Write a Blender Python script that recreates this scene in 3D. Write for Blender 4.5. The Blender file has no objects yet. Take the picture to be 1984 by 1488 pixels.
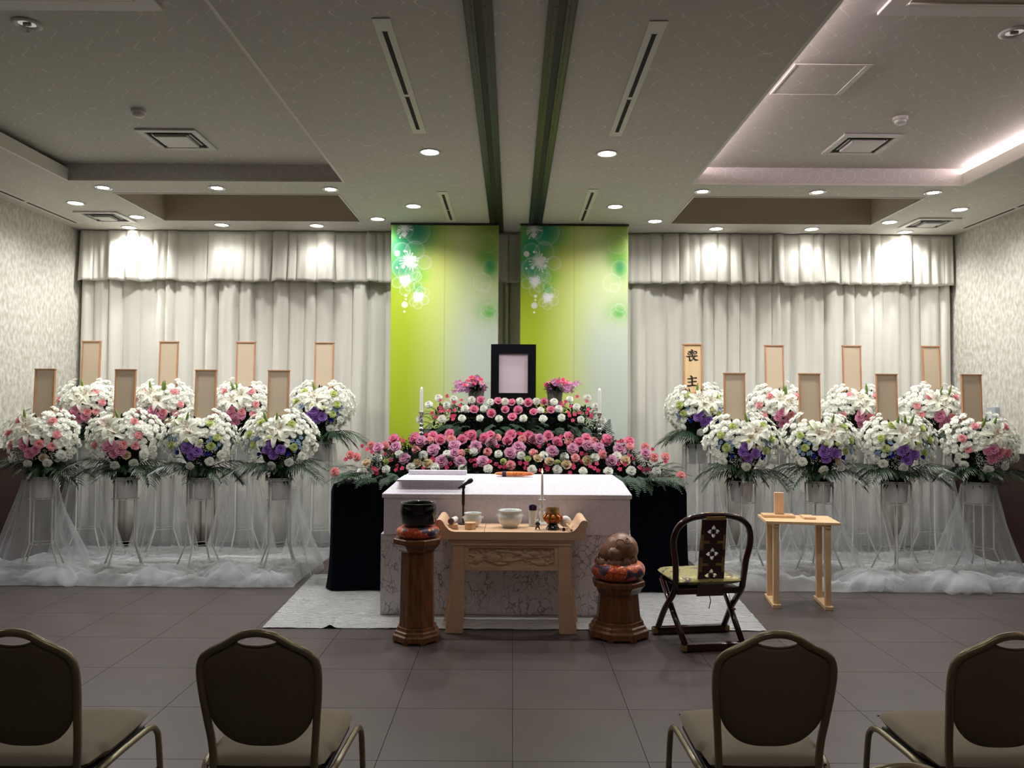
import bpy, bmesh, math, random
import numpy as np
from mathutils import Vector, Matrix, Euler, noise
PI = math.pi
R = math.radians
rnd = random.Random(7)
S = bpy.context.scene
COL = S.collection

# ---------------------------------------------------------------- camera
def make_camera():
    pitch, roll = R(1.55), R(0.35)
    fw = Vector((0, math.cos(pitch), math.sin(pitch)))
    up = Vector((0, -math.sin(pitch), math.cos(pitch)))
    rt = Vector((1, 0, 0))
    r = rt * math.cos(roll) + up * math.sin(roll)
    u = -rt * math.sin(roll) + up * math.cos(roll)
    m = Matrix((r, u, -fw)).transposed().to_4x4()
    m.translation = (0, 0, 1.575)
    cd = bpy.data.cameras.new('camera'); co = bpy.data.objects.new('camera', cd)
    COL.objects.link(co); co.matrix_world = m
    cd.sensor_width = 36; cd.lens = 36 * 1530 / 1984
    cd.shift_x = -1 / 1984; cd.clip_start = 0.05; cd.clip_end = 60
    S.camera = co
make_camera()
w = bpy.data.worlds.new('world'); S.world = w; w.use_nodes = True
w.node_tree.nodes['Background'].inputs[0].default_value = (0.9, 0.95, 1, 1)
w.node_tree.nodes['Background'].inputs[1].default_value = 0.02
S.view_settings.view_transform = 'Standard'; S.view_settings.look = 'None'
S.view_settings.gamma = 1; S.view_settings.use_curve_mapping = False
S.view_settings.exposure = 0.08
try: S.cycles.transparent_max_bounces = 24
except Exception: pass
SPOT_W, LED_S, DISC_S, REAR_FILL = 60.0, 48.0, 22.0, 0.22

# ---------------------------------------------------------------- materials
def lin(c):
    return tuple(((v / 255 + 0.055) / 1.055) ** 2.4 if v > 10 else v / 255 / 12.92 for v in c) + (1,)
MATS = {}
def mat(name, col, rough=0.6, metal=0.0, var=None, vscale=8, stretch=(1, 1, 1), bump=0, bscale=60, coat=0, sheen=0, emit=0, trans=0, coords='Object', detail=4, spec=0.5):
    m = bpy.data.materials.new(name); m.use_nodes = True
    nt = m.node_tree; b = nt.nodes['Principled BSDF']; L = nt.links.new
    b.inputs['Specular IOR Level'].default_value = spec
    c = lin(col); b.inputs['Base Color'].default_value = c
    b.inputs['Roughness'].default_value = rough; b.inputs['Metallic'].default_value = metal
    b.inputs['Coat Weight'].default_value = coat; b.inputs['Sheen Weight'].default_value = sheen
    if emit:
        b.inputs['Emission Color'].default_value = c; b.inputs['Emission Strength'].default_value = emit
    tc = nt.nodes.new('ShaderNodeTexCoord'); mp = nt.nodes.new('ShaderNodeMapping')
    L(tc.outputs[coords], mp.inputs[0]); mp.inputs['Scale'].default_value = stretch
    if var:
        n = nt.nodes.new('ShaderNodeTexNoise'); n.inputs['Scale'].default_value = vscale; n.inputs['Detail'].default_value = detail
        L(mp.outputs[0], n.inputs[0])
        rp = nt.nodes.new('ShaderNodeValToRGB'); rp.color_ramp.elements[0].color = c; rp.color_ramp.elements[1].color = lin(var)
        rp.color_ramp.elements[0].position = 0.35; rp.color_ramp.elements[1].position = 0.65
        L(n.outputs[0], rp.inputs[0]); L(rp.outputs[0], b.inputs['Base Color'])
    if bump:
        n2 = nt.nodes.new('ShaderNodeTexNoise'); n2.inputs['Scale'].default_value = bscale; n2.inputs['Detail'].default_value = 3
        L(mp.outputs[0], n2.inputs[0]); bp = nt.nodes.new('ShaderNodeBump'); bp.inputs['Strength'].default_value = bump
        bp.inputs['Distance'].default_value = 0.01
        L(n2.outputs[0], bp.inputs['Height']); L(bp.outputs[0], b.inputs['Normal'])
    if trans:
        out = nt.nodes['Material Output']; tr = nt.nodes.new('ShaderNodeBsdfTranslucent'); mx = nt.nodes.new('ShaderNodeMixShader')
        tr.inputs[0].default_value = c; mx.inputs[0].default_value = trans
        L(b.outputs[0], mx.inputs[1]); L(tr.outputs[0], mx.inputs[2]); L(mx.outputs[0], out.inputs[0])
    MATS[name] = m
    return m
def N(nt, t, **kw):
    n = nt.nodes.new('ShaderNode' + t)
    for k, v in kw.items(): setattr(n, k, v)
    return n
def math_node(nt, op, a, b=None, clamp=False):
    n = N(nt, 'Math', operation=op); n.use_clamp = clamp
    for i, v in enumerate((a, b)):
        if v is None: continue
        if isinstance(v, (int, float)): n.inputs[i].default_value = v
        else: nt.links.new(v, n.inputs[i])
    return n.outputs[0]

def ceiling_mat(name, base, line, circles=False):
    m = mat(name, base, 0.75); nt = m.node_tree; L = nt.links.new
    b = nt.nodes['Principled BSDF']; tc = N(nt, 'TexCoord'); sp = N(nt, 'SeparateXYZ'); L(tc.outputs['Object'], sp.inputs[0])
    if circles:
        v = N(nt, 'TexVoronoi', feature='F1', voronoi_dimensions='2D'); mp = N(nt, 'Mapping'); L(tc.outputs['Object'], mp.inputs[0])
        cb = N(nt, 'CombineXYZ'); L(sp.outputs[0], cb.inputs[0]); L(sp.outputs[2], cb.inputs[1]); L(cb.outputs[0], v.inputs['Vector'])
        v.inputs['Scale'].default_value = 9; v.inputs['Randomness'].default_value = 0.6
        d = math_node(nt, 'ABSOLUTE', math_node(nt, 'SUBTRACT', v.outputs['Distance'], 0.42))
        f = math_node(nt, 'LESS_THAN', d, 0.02)
    else:
        sx = math_node(nt, 'SINE', math_node(nt, 'MULTIPLY', sp.outputs[0], PI / 0.145))
        sy = math_node(nt, 'SINE', math_node(nt, 'MULTIPLY', sp.outputs[1], 2 * PI / 0.21))
        cx = math_node(nt, 'ADD', sx, math_node(nt, 'MULTIPLY', sy, 0.8))
        # slow wander so the ogee lines are hand-drawn looking
        n = N(nt, 'TexNoise'); n.inputs['Scale'].default_value = 3.5; L(tc.outputs['Object'], n.inputs[0])
        cx = math_node(nt, 'ADD', cx, math_node(nt, 'MULTIPLY', math_node(nt, 'SUBTRACT', n.outputs[0], 0.5), 0.9))
        f = math_node(nt, 'LESS_THAN', math_node(nt, 'ABSOLUTE', cx), 0.06)
        n3 = N(nt, 'TexNoise'); n3.inputs['Scale'].default_value = 9; L(tc.outputs['Object'], n3.inputs[0])
        f = math_node(nt, 'MULTIPLY', f, math_node(nt, 'MULTIPLY', math_node(nt, 'SUBTRACT', n3.outputs[0], 0.3), 2.2, True), True)
    mx = N(nt, 'MixRGB'); L(f, mx.inputs[0]); mx.inputs[1].default_value = lin(base); mx.inputs[2].default_value = lin(line)
    L(mx.outputs[0], b.inputs['Base Color'])
    return m
M = {}
M['ceil'] = ceiling_mat('ceiling_paper', (206, 204, 196), (246, 244, 236))
M['ceil_face'] = ceiling_mat('ceiling_paper_rings', (208, 204, 198), (230, 226, 220), True)
M['ceil_plain'] = mat('ceiling_plain', (190, 180, 162), 0.8)
M['trim'] = mat('white_trim', (224, 222, 214), 0.45)
M['wall'] = mat('wallpaper', (172, 168, 155), 0.7, var=(206, 204, 195), vscale=26, stretch=(1, 1, 0.6), bump=0.5, bscale=55, detail=7)
M['wall_plain'] = mat('wall_plain', (150, 142, 130), 0.8)
M['wainscot'] = mat('dark_mahogany', (48, 22, 18), 0.35, var=(30, 13, 11), vscale=5, stretch=(6, 6, 0.6))
M['tile'] = mat('floor_tile', (86, 77, 75), 0.38, var=(80, 71, 69), vscale=3, spec=0.35, bump=0.04, bscale=220)
M['joint'] = mat('floor_joint', (42, 38, 37), 0.8)
M['curtain'] = mat('cream_curtain', (220, 217, 207), 0.75, sheen=0.2, bump=0.25, bscale=14, trans=0.12)
M['black_velvet'] = mat('black_velvet', (3, 5, 15), 0.9, spec=0.08)
M['track'] = mat('track_metal', (40, 42, 38), 0.35, 0.4)
M['track_dark'] = mat('track_dark', (14, 14, 14), 0.6)
M['slot'] = mat('slot_dark', (8, 8, 8), 0.8)
M['frame_black'] = mat('frame_black', (8, 9, 20), 0.3)
M['photo'] = mat('pink_print', (226, 205, 216), 0.5)
M['white_metal'] = mat('white_metal', (205, 205, 200), 0.4)
M['bucket'] = mat('white_bucket', (208, 208, 205), 0.5)
M['board_frame'] = mat('board_frame', (196, 148, 110), 0.5, var=(178, 128, 92), vscale=20, stretch=(6, 6, 0.5))
M['board_face'] = mat('board_face', (206, 186, 160), 0.6, var=(198, 180, 156), vscale=3)
M['board_wood'] = mat('board_wood', (226, 196, 152), 0.55, var=(216, 184, 138), vscale=16, stretch=(8, 8, 0.5))
M['ink'] = mat('black_ink', (14, 10, 8), 0.5)
M['brocade_white'] = mat('white_brocade', (233, 227, 236), 0.65, var=(219, 214, 224), vscale=60, bump=0.25, bscale=90)
M['pale_wood'] = mat('pale_wood', (224, 186, 152), 0.5, var=(214, 174, 140), vscale=14, stretch=(0.5, 6, 6))
M['light_wood'] = mat('light_wood', (228, 192, 150), 0.45, var=(216, 178, 134), vscale=16, stretch=(6, 6, 0.6))
M['oak'] = mat('brown_oak', (132, 80, 42), 0.35, var=(96, 54, 26), vscale=9, stretch=(5, 5, 0.7), coat=0.3)
M['gloss_black'] = mat('gloss_black', (10, 10, 12), 0.12, coat=0.6)
M['black'] = mat('matt_black', (16, 16, 18), 0.5)
M['red_lacquer'] = mat('burgundy_lacquer', (46, 12, 12), 0.2, coat=0.5)
M['brass'] = mat('brass', (168, 142, 92), 0.4, 0.75)
M['silver'] = mat('silver', (215, 215, 218), 0.12, 1.0)
M['porcelain'] = mat('white_porcelain', (222, 226, 224), 0.12, coat=0.3)
M['gold'] = mat('gold_petal', (206, 120, 40), 0.25, 0.6, var=(120, 52, 18), vscale=50)
M['candle'] = mat('candle_wax', (240, 238, 235), 0.4)
M['flame'] = mat('flame', (255, 190, 110), 0.5, emit=14)
M['wood_fish'] = mat('carved_wood', (150, 108, 84), 0.38, var=(112, 72, 52), vscale=10)
M['chair_frame'] = mat('champagne_frame', (134, 122, 94), 0.25, 0.4)
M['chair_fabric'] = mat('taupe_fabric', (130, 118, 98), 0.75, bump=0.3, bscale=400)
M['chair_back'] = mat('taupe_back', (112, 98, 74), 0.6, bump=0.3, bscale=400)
M['chrome'] = mat('chrome', (200, 200, 200), 0.15, 1)
M['plastic'] = mat('white_plastic', (214, 212, 208), 0.4)
M['intercom'] = mat('grey_plastic', (168, 174, 182), 0.4)
M['vase'] = mat('stone_vase', (140, 136, 134), 0.6, var=(116, 110, 108), vscale=9)
M['disc'] = mat('lamp_disc', (255, 252, 246), 0.5, emit=DISC_S)
M['led'] = mat('led_tube', (255, 232, 240), 0.5, emit=LED_S)
M['leaf'] = mat('dark_leaf', (30, 54, 28), 0.45, var=(16, 32, 18), vscale=30)
M['palm'] = mat('palm_green', (30, 58, 28), 0.38, var=(16, 34, 18), vscale=12)
M['fern'] = mat('fern_green', (60, 92, 62), 0.5, var=(36, 64, 42), vscale=14)
M['stem'] = mat('lily_green', (120, 146, 66), 0.5)
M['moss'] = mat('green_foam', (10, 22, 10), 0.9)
for k, c, v in [('f_white', (252, 252, 246), (244, 246, 234)), ('f_pink', (253, 200, 202), (250, 180, 186)), ('f_rose', (250, 172, 200), (242, 146, 182)),
             ('f_lilac', (244, 202, 224), (232, 176, 208)), ('f_salmon', (254, 196, 196), (250, 176, 182)), ('f_cream', (236, 222, 186), (224, 196, 170)),
             ('f_hot', (240, 84, 130), (226, 62, 108)), ('f_purple', (192, 150, 224), (164, 118, 204)), ('f_blue', (56, 56, 178), (38, 36, 140)),
             ('f_sky', (166, 190, 220), (146, 172, 206)), ('f_lime', (222, 230, 160), (206, 220, 136)), ('f_mauve', (250, 194, 218), (240, 170, 202)),
             ('f_orchid', (226, 180, 212), (196, 120, 176)), ('f_lily', (250, 250, 240), (240, 242, 222))]:
    M[k] = mat(k, c, 0.6, var=v, vscale=45, trans=0.4)
M['anther'] = mat('anther', (150, 100, 40), 0.7)

def brocade(name, base, gold, other, sc=26):
    m = mat(name, base, 0.45, sheen=0.3); nt = m.node_tree; L = nt.links.new; b = nt.nodes['Principled BSDF']
    tc = N(nt, 'TexCoord'); v = N(nt, 'TexVoronoi'); v.inputs['Scale'].default_value = sc; L(tc.outputs['Object'], v.inputs[0])
    n = N(nt, 'TexNoise'); n.inputs['Scale'].default_value = sc * 3; L(tc.outputs['Object'], n.inputs[0])
    n2 = N(nt, 'TexNoise'); n2.inputs['Scale'].default_value = sc * 0.38; n2.inputs['Detail'].default_value = 0; L(tc.outputs['Object'], n2.inputs[0])
    f = math_node(nt, 'GREATER_THAN', n.outputs[0], 0.56)
    mx = N(nt, 'MixRGB'); L(f, mx.inputs[0]); mx.inputs[1].default_value = lin(base); mx.inputs[2].default_value = lin(gold)
    f2 = math_node(nt, 'GREATER_THAN', n2.outputs[0], 0.61)
    mx2 = N(nt, 'MixRGB'); L(f2, mx2.inputs[0]); L(mx.outputs[0], mx2.inputs[1]); 
    mx3 = N(nt, 'MixRGB'); L(math_node(nt, 'LESS_THAN', v.outputs['Distance'], 0.3), mx3.inputs[0]); mx3.inputs[1].default_value = lin(other); mx3.inputs[2].default_value = lin(gold)
    L(mx3.outputs[0], mx2.inputs[2]); L(mx2.outputs[0], b.inputs['Base Color'])
    L(math_node(nt, 'MULTIPLY', f, 0.7), b.inputs['Metallic'])
    return m
M['brocade_red'] = brocade('red_brocade', (196, 54, 24), (232, 146, 70), (62, 36, 66), 30)
M['brocade_orange'] = brocade('orange_brocade', (222, 96, 26), (236, 190, 80), (206, 90, 30), 60)
M['brocade_green'] = brocade('green_brocade', (146, 142, 82), (196, 176, 96), (92, 72, 66), 40)
M['purple_band'] = mat('purple_cloth', (40, 18, 70), 0.7)

def marble_mat():
    m = mat('marble_print', (192, 188, 190), 0.45); nt = m.node_tree; L = nt.links.new; b = nt.nodes['Principled BSDF']
    tc = N(nt, 'TexCoord'); n = N(nt, 'TexNoise'); n.inputs['Scale'].default_value = 7; n.inputs['Detail'].default_value = 5
    mp = N(nt, 'Mapping'); mp.inputs['Scale'].default_value = (1.3, 1.3, 0.75); L(tc.outputs['Object'], mp.inputs[0]); L(mp.outputs[0], n.inputs[0])
    ad = N(nt, 'MixRGB', blend_type='ADD'); ad.inputs[0].default_value = 0.22; L(mp.outputs[0], ad.inputs[1]); L(n.outputs['Color'], ad.inputs[2])
    v = N(nt, 'TexVoronoi', feature='DISTANCE_TO_EDGE'); v.inputs['Scale'].default_value = 15; L(ad.outputs[0], v.inputs[0])
    n4 = N(nt, 'TexNoise'); n4.inputs['Scale'].default_value = 9; L(tc.outputs['Object'], n4.inputs[0])
    e = math_node(nt, 'SUBTRACT', 1.0, math_node(nt, 'DIVIDE', v.outputs['Distance'], 0.065), True)
    e = math_node(nt, 'MULTIPLY', e, math_node(nt, 'MULTIPLY', math_node(nt, 'SUBTRACT', n4.outputs[0], 0.36), 6.0, True), True)
    mx = N(nt, 'MixRGB'); L(e, mx.inputs[0]); mx.inputs[1].default_value = lin((222, 218, 221)); mx.inputs[2].default_value = lin((126, 120, 124))
    L(mx.outputs[0], b.inputs['Base Color'])
    return m
M['marble'] = marble_mat()
def foil_mat():
    m = mat('silver_foil', (254, 255, 255), 0.26, 0.35); nt = m.node_tree; L = nt.links.new; b = nt.nodes['Principled BSDF']
    tc = N(nt, 'TexCoord'); mp = N(nt, 'Mapping'); mp.inputs['Scale'].default_value = (0.45, 1.2, 1); L(tc.outputs['Object'], mp.inputs[0])
    n = N(nt, 'TexNoise'); n.inputs['Scale'].default_value = 26; n.inputs['Detail'].default_value = 5; n.inputs['Roughness'].default_value = 0.6; L(mp.outputs[0], n.inputs[0])
    bp = N(nt, 'Bump'); bp.inputs['Strength'].default_value = 1.0; bp.inputs['Distance'].default_value = 0.12; L(n.outputs[0], bp.inputs['Height'])
    L(bp.outputs[0], b.inputs['Normal'])
    return m
M['foil'] = foil_mat()
def tulle_mat(name, base, edge):
    m = bpy.data.materials.new(name); m.use_nodes = True; nt = m.node_tree; L = nt.links.new
    nt.nodes.remove(nt.nodes['Principled BSDF']); out = nt.nodes['Material Output']
    t = N(nt, 'BsdfTransparent'); d = N(nt, 'BsdfDiffuse'); tl = N(nt, 'BsdfTranslucent')
    d.inputs[0].default_value = tl.inputs[0].default_value = (0.86, 0.88, 0.9, 1)
    m1 = N(nt, 'MixShader'); m1.inputs[0].default_value = 0.4; L(d.outputs[0], m1.inputs[1]); L(tl.outputs[0], m1.inputs[2])
    lw = N(nt, 'LayerWeight'); lw.inputs[0].default_value = 0.35
    f = math_node(nt, 'ADD', math_node(nt, 'MULTIPLY', lw.outputs['Facing'], edge), base, True)
    m2 = N(nt, 'MixShader'); L(f, m2.inputs[0]); L(t.outputs[0], m2.inputs[1]); L(m1.outputs[0], m2.inputs[2]); L(m2.outputs[0], out.inputs[0])
    return m
M['tulle'] = tulle_mat('white_tulle', 0.19, 0.36)
M['tulle_floor'] = tulle_mat('white_tulle_bunched', 0.28, 0.5)

# ---------------------------------------------------------------- mesh builder
class MB:
    def __init__(s): s.v = []; s.f = []; s.mi = []
    def add(s, V, F, k=0):
        o = len(s.v); s.v += [tuple(p) for p in V]; s.f += [tuple(i + o for i in f) for f in F]; s.mi += [k] * len(F); return s
    def box(s, x0, x1, y0, y1, z0, z1, k=0, m=None):
        V = [(x0, y0, z0), (x1, y0, z0), (x1, y1, z0), (x0, y1, z0), (x0, y0, z1), (x1, y0, z1), (x1, y1, z1), (x0, y1, z1)]
        if m is not None: V = [m @ Vector(p) for p in V]
        return s.add(V, [(3, 2, 1, 0), (4, 5, 6, 7), (0, 1, 5, 4), (1, 2, 6, 5), (2, 3, 7, 6), (3, 0, 4, 7)], k)
    def lathe(s, prof, n=32, c=(0, 0, 0), k=0, rot=0, m=None, close=True):
        V = []; F = []
        for r, z in prof:
            for i in range(n):
                a = 2 * PI * i / n + rot; V.append(Vector((r * math.cos(a), r * math.sin(a), z)))
        for j in range(len(prof) - 1):
            for i in range(n):
                a, b = j * n + i, j * n + (i + 1) % n; F.append((a, b, b + n, a + n))
        if close:
            if prof[0][0] > 1e-5: F.append(tuple(range(n - 1, -1, -1)))
            if prof[-1][0] > 1e-5: F.append(tuple(range((len(prof) - 1) * n, len(prof) * n)))
        if m is not None: V = [m @ p for p in V]
        V = [p + Vector(c) for p in V]
        return s.add(V, F, k)
    def tube(s, pts, r, n=8, closed=False, k=0, flat=1.0):
        pts = [Vector(p) for p in pts]; m = len(pts)
        rr = r if isinstance(r, (list, tuple)) else [r] * m
        T = []
        for i in range(m):
            if closed: d = pts[(i + 1) % m] - pts[i - 1]
            else: d = pts[min(i + 1, m - 1)] - pts[max(i - 1, 0)]
            T.append(d.normalized() if d.length > 1e-9 else Vector((0, 0, 1)))
        ref = Vector((0, 1, 0)) if abs(T[0].y) < 0.9 else Vector((1, 0, 0))
        nrm = (ref - T[0] * ref.dot(T[0])).normalized(); V = []; F = []
        for i in range(m):
            nrm = (nrm - T[i] * nrm.dot(T[i])).normalized(); bn = T[i].cross(nrm)
            for j in range(n):
                a = 2 * PI * j / n; V.append(pts[i] + (nrm * math.cos(a) * flat + bn * math.sin(a)) * rr[i])
        for i in range(m if closed else m - 1):
            for j in range(n):
                a, b = i * n + j, i * n + (j + 1) % n; c2, d2 = ((i + 1) % m) * n + (j + 1) % n, ((i + 1) % m) * n + j
                F.append((a, b, c2, d2))
        if not closed: F += [tuple(range(n - 1, -1, -1)), tuple(range((m - 1) * n, m * n))]
        return s.add(V, F, k)
    def prism(s, poly, h0, h1, plane='xz', k=0, m=None):
        n = len(poly); V = []
        for h in (h0, h1):
            for a, b in poly:
                V.append({'xz': (a, h, b), 'xy': (a, b, h), 'yz': (h, a, b)}[plane])
        if m is not None: V = [m @ Vector(p) for p in V]
        F = [tuple(range(n)), tuple(range(2 * n - 1, n - 1, -1))] + [(i, i + n, (i + 1) % n + n, (i + 1) % n) for i in range(n)]
        return s.add(V, F, k)
    def grid(s, P, k=0, closed=False):
        m, n = len(P), len(P[0]); F = []
        for i in range(m - 1):
            for j in range(n if closed else n - 1):
                F.append((i * n + j, i * n + (j + 1) % n, (i + 1) * n + (j + 1) % n, (i + 1) * n + j))
        return s.add([p for row in P for p in row], F, k)
    def mesh(s, name, mats, smooth=False):
        me = bpy.data.meshes.new(name); me.from_pydata(s.v, [], s.f); me.update()
        for m in (mats if isinstance(mats, (list, tuple)) else [mats]): me.materials.append(m)
        me.polygons.foreach_set('material_index', s.mi)
        if smooth:
            me.polygons.foreach_set('use_smooth', [True] * len(me.polygons))
            if smooth == 'auto':
                try: me.set_sharp_from_angle(angle=R(38))
                except Exception: pass
        return me
    def build(s, name, mats, parent=None, smooth=False, loc=(0, 0, 0), bev=0, fix=True):
        me = s.mesh(name, mats, smooth)
        if fix:
            bm = bmesh.new(); bm.from_mesh(me); bmesh.ops.recalc_face_normals(bm, faces=bm.faces); bm.to_mesh(me); bm.free()
        o = place(name, me, parent, loc)
        if bev:
            b = o.modifiers.new('bevel', 'BEVEL'); b.width = bev; b.segments = 2; b.limit_method = 'ANGLE'; b.angle_limit = R(40)
        return o
def place(name, me, parent=None, loc=(0, 0, 0), q=None, sc=None):
    o = bpy.data.objects.new(name, me); COL.objects.link(o); o.parent = parent; o.location = loc
    if q is not None: o.rotation_mode = 'QUATERNION'; o.rotation_quaternion = q
    if sc is not None: o.scale = (sc, sc, sc) if isinstance(sc, (int, float)) else sc
    return o
def thing(name, label, cat, loc=(0, 0, 0), rz=0, group=None):
    o = bpy.data.objects.new(name, None); COL.objects.link(o); o.location = loc; o.rotation_euler = (0, 0, rz)
    o.empty_display_size = 0.1
    return tag(o, label, cat, group)
def tag(o, label, cat, group=None):
    o['label'] = label; o['category'] = cat
    if group: o['group'] = group
    return o
def struct(o, label=None):
    o['kind'] = 'structure'
    if label: o['label'] = label
    return o
def copy_tree(o, parent=None):
    c = o.copy(); COL.objects.link(c); c.parent = parent
    for ch in list(KIDS(o)): copy_tree(ch, c)
    return c
def KIDS(o): return [x for x in o.children]
def spline(pts, n=8, closed=False):
    P = [Vector(p) for p in pts]; out = []; m = len(P)
    for i in range(m if closed else m - 1):
        if closed: a, b, c, d = P[i - 1], P[i], P[(i + 1) % m], P[(i + 2) % m]
        else: a, b, c, d = P[max(i - 1, 0)], P[i], P[i + 1], P[min(i + 2, m - 1)]
        for j in range(n):
            t = j / n
            out.append(0.5 * ((2 * b) + (c - a) * t + (2 * a - 5 * b + 4 * c - d) * t * t + (3 * b - a - 3 * c + d) * t ** 3))
    if not closed: out.append(P[-1])
    return out
def holed(name, outlines, depth, mats, parent, m):
    """flat plate with holes: 2D curve filled, turned into a mesh; drawn in local xz, thickness along y"""
    cu = bpy.data.curves.new(name, 'CURVE'); cu.dimensions = '2D'; cu.fill_mode = 'BOTH'; cu.extrude = depth / 2
    for pl in outlines:
        sp = cu.splines.new('POLY'); sp.points.add(len(pl) - 1); sp.use_cyclic_u = True
        for i, (a, b) in enumerate(pl): sp.points[i].co = (a, b, 0, 1)
    tmp = bpy.data.objects.new('tmp', cu); COL.objects.link(tmp)
    bpy.context.view_layer.update()
    me = bpy.data.meshes.new_from_object(tmp.evaluated_get(bpy.context.evaluated_depsgraph_get()))
    bpy.data.objects.remove(tmp); bpy.data.curves.remove(cu)
    me.transform(m @ Matrix.Rotation(R(90), 4, 'X')); me.materials.clear(); me.materials.append(mats); me.name = name
    return place(name, me, parent)
# ---------------------------------------------------------------- room shell
XL, XR, YN, YF, ZC, ZH = -4.85, 4.92, -2.6, 8.95, 3.5, 3.65
def shell():
    fl = struct(MB().box(XL, XR, YN, YF, -0.12, -0.006).build('floor', M['joint']), 'dark floor under square tiles with thin dark joints')
    xs = [XL] + [0.01 + 0.6 * k for k in range(-8, 9)] + [XR]
    ys = [2.936 + 0.604 * k for k in range(-5, 10)] + [YF]
    cache = {}
    g = 0.0016
    for i in range(len(xs) - 1):
        for j in range(len(ys) - 1):
            wx, wy = xs[i + 1] - xs[i], ys[j + 1] - ys[j]; key = (round(wx, 3), round(wy, 3))
            if key not in cache:
                cache[key] = MB().box(g, wx - g, g, wy - g, -0.006, 0).mesh('tile', M['tile'])
            place('tile', cache[key], fl, (xs[i], ys[j], 0))
    MB().box(XL, XR, YN, ys[0] - g, -0.006, 0).build('tile', M['tile'], fl)['label'] = 'uncut stretch of floor behind the camera'
    # ceiling: low slab with four openings, raised coffer tops
    cL, cR, rL, rR = (-3.86, -1.48), (1.555, 3.89), (-3.665, -1.612), (1.655, 3.757)
    c = MB(); t = 0.035; yb = 6.8
    c.box(XL, cL[0], YN, yb, ZC, ZC + t); c.box(cL[1], cR[0], YN, yb, ZC, ZC + t); c.box(cR[1], XR, YN, yb, ZC, ZC + t)
    c.box(XL, XR, yb, 7.2, ZC, ZC + t)
    c.box(XL, rL[0], 7.2, 8.25, ZC, ZC + t); c.box(rL[1], rR[0], 7.2, 8.25, ZC, ZC + t); c.box(rR[1], XR, 7.2, 8.25, ZC, ZC + t)
    c.box(XL, XR, 8.25, YF, ZC, ZC + t); c.box(XL, XR, YN, YF, 4.2, 4.3)
    c.box(cL[0] - 0.3, cL[1] + 0.3, YN, yb, ZH, ZH + 0.08); c.box(cR[0] - 0.28, cR[1] + 0.28, YN, yb, ZH, ZH + 0.08)
    ce = struct(c.build('ceiling', M['ceil']), 'pale patterned ceiling with raised coffers')
    c = MB()
    for a, b in (cL, cR):   # front face of each coffer
        c.box(a - 0.28, b + 0.28, yb - 0.004, yb + 0.02, ZC + 0.04, ZH + 0.05); c.box(a, b, yb - 0.004, yb - 0.0005, ZC + 0.001, ZC + 0.04)
    c.build('coffer_face', M['ceil_face'], ce)
    c = MB()
    for a, b in (rL, rR):   # deep dark recess
        h = ZC + 0.55
        e = .002; c.box(a, b, 8.25 - e, 8.27, ZC + 0.003, h); c.box(a, b, 7.18, 7.2 + e, ZC + 0.003, h); c.box(a - 0.02, a + e, 7.18, 8.27, ZC + 0.003, h); c.box(b - e, b + 0.02, 7.18, 8.27, ZC + 0.003, h)
        c.box(a, b, 7.2, 8.25, h, h + 0.02)
    c.build('recess_lining', M['ceil_plain'], ce)
    n = 0
    def trim(mb, m, lab):
        nonlocal n; n += 1
        return struct(mb.build('trim_%d' % n, m), lab)
    for a, b, lab in ((cL[0], cL[1], 'left'), (cR[0], cR[1], 'right')):
        mb = MB()
        mb.box(a - 0.02, a + .002, YN, yb, ZC - 0.002, ZC + 0.105); mb.box(b - .002, b + 0.02, YN, yb, ZC - 0.002, ZC + 0.105)
        mb.box(a - 0.30, a - 0.28, YN, yb, ZC + .036, ZH); mb.box(b + 0.28, b + 0.30, YN, yb, ZC + .036, ZH)
        mb.box(a, b, yb - 0.012, yb, ZC - 0.002, ZC + 0.012)
        trim(mb, M['trim'], 'white lip around the %s ceiling coffer' % lab)
    for (a, b), lab in ((rL, 'left'), (rR, 'right')):
        mb = MB(); e = 0.014
        mb.box(a - e, a, 7.2 - e, 8.25 + e, ZC - 0.006, ZC + 0.03); mb.box(b, b + e, 7.2 - e, 8.25 + e, ZC - 0.006, ZC + 0.03)
        mb.box(a, b, 7.2 - e, 7.2, ZC - 0.006, ZC + 0.03); mb.box(a, b, 8.25, 8.25 + e, ZC - 0.006, ZC + 0.03)
        trim(mb, M['trim'], 'white edging of the deep %s ceiling recess' % lab)
    for nm, x0, x1 in (('wall_left', XL - 0.1, XL), ('wall_right', XR, XR + 0.1)):
        struct(MB().box(x0, x1, YN, YF, 0, 4.2).build(nm, M['wall']), 'side wall in cream textured paper')
    struct(MB().box(XL, XR, YF, YF + 0.1, 0, 4.2).build('wall_far', M['wall_plain']), 'plain wall behind the curtains')
    struct(MB().box(XL, XR, YN - 0.1, YN, 0, 4.2).build('wall_near', M['wall_plain']), 'plain wall behind the camera')
    for x0, x1, lab in ((XL, XL + 0.02, 'left'), (XR - 0.02, XR, 'right')):
        trim(MB().box(x0, x1, YN, YF, 0, 1.12), M['wainscot'], 'dark mahogany wainscot panel along the %s wall' % lab)
        d = 0.012
        trim(MB().box(x0 - (0 if lab == 'left' else d), x1 + (d if lab == 'left' else 0), YN, YF, 1.12, 1.14), M['wainscot'], 'cap rail on the %s wainscot' % lab)
    struct(MB().box(XL + 0.02, XR - 0.02, YF - 0.02, YF, 0, 0.1).build('baseboard_far', M['black']), 'dark baseboard below the curtains')
shell()

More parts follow.
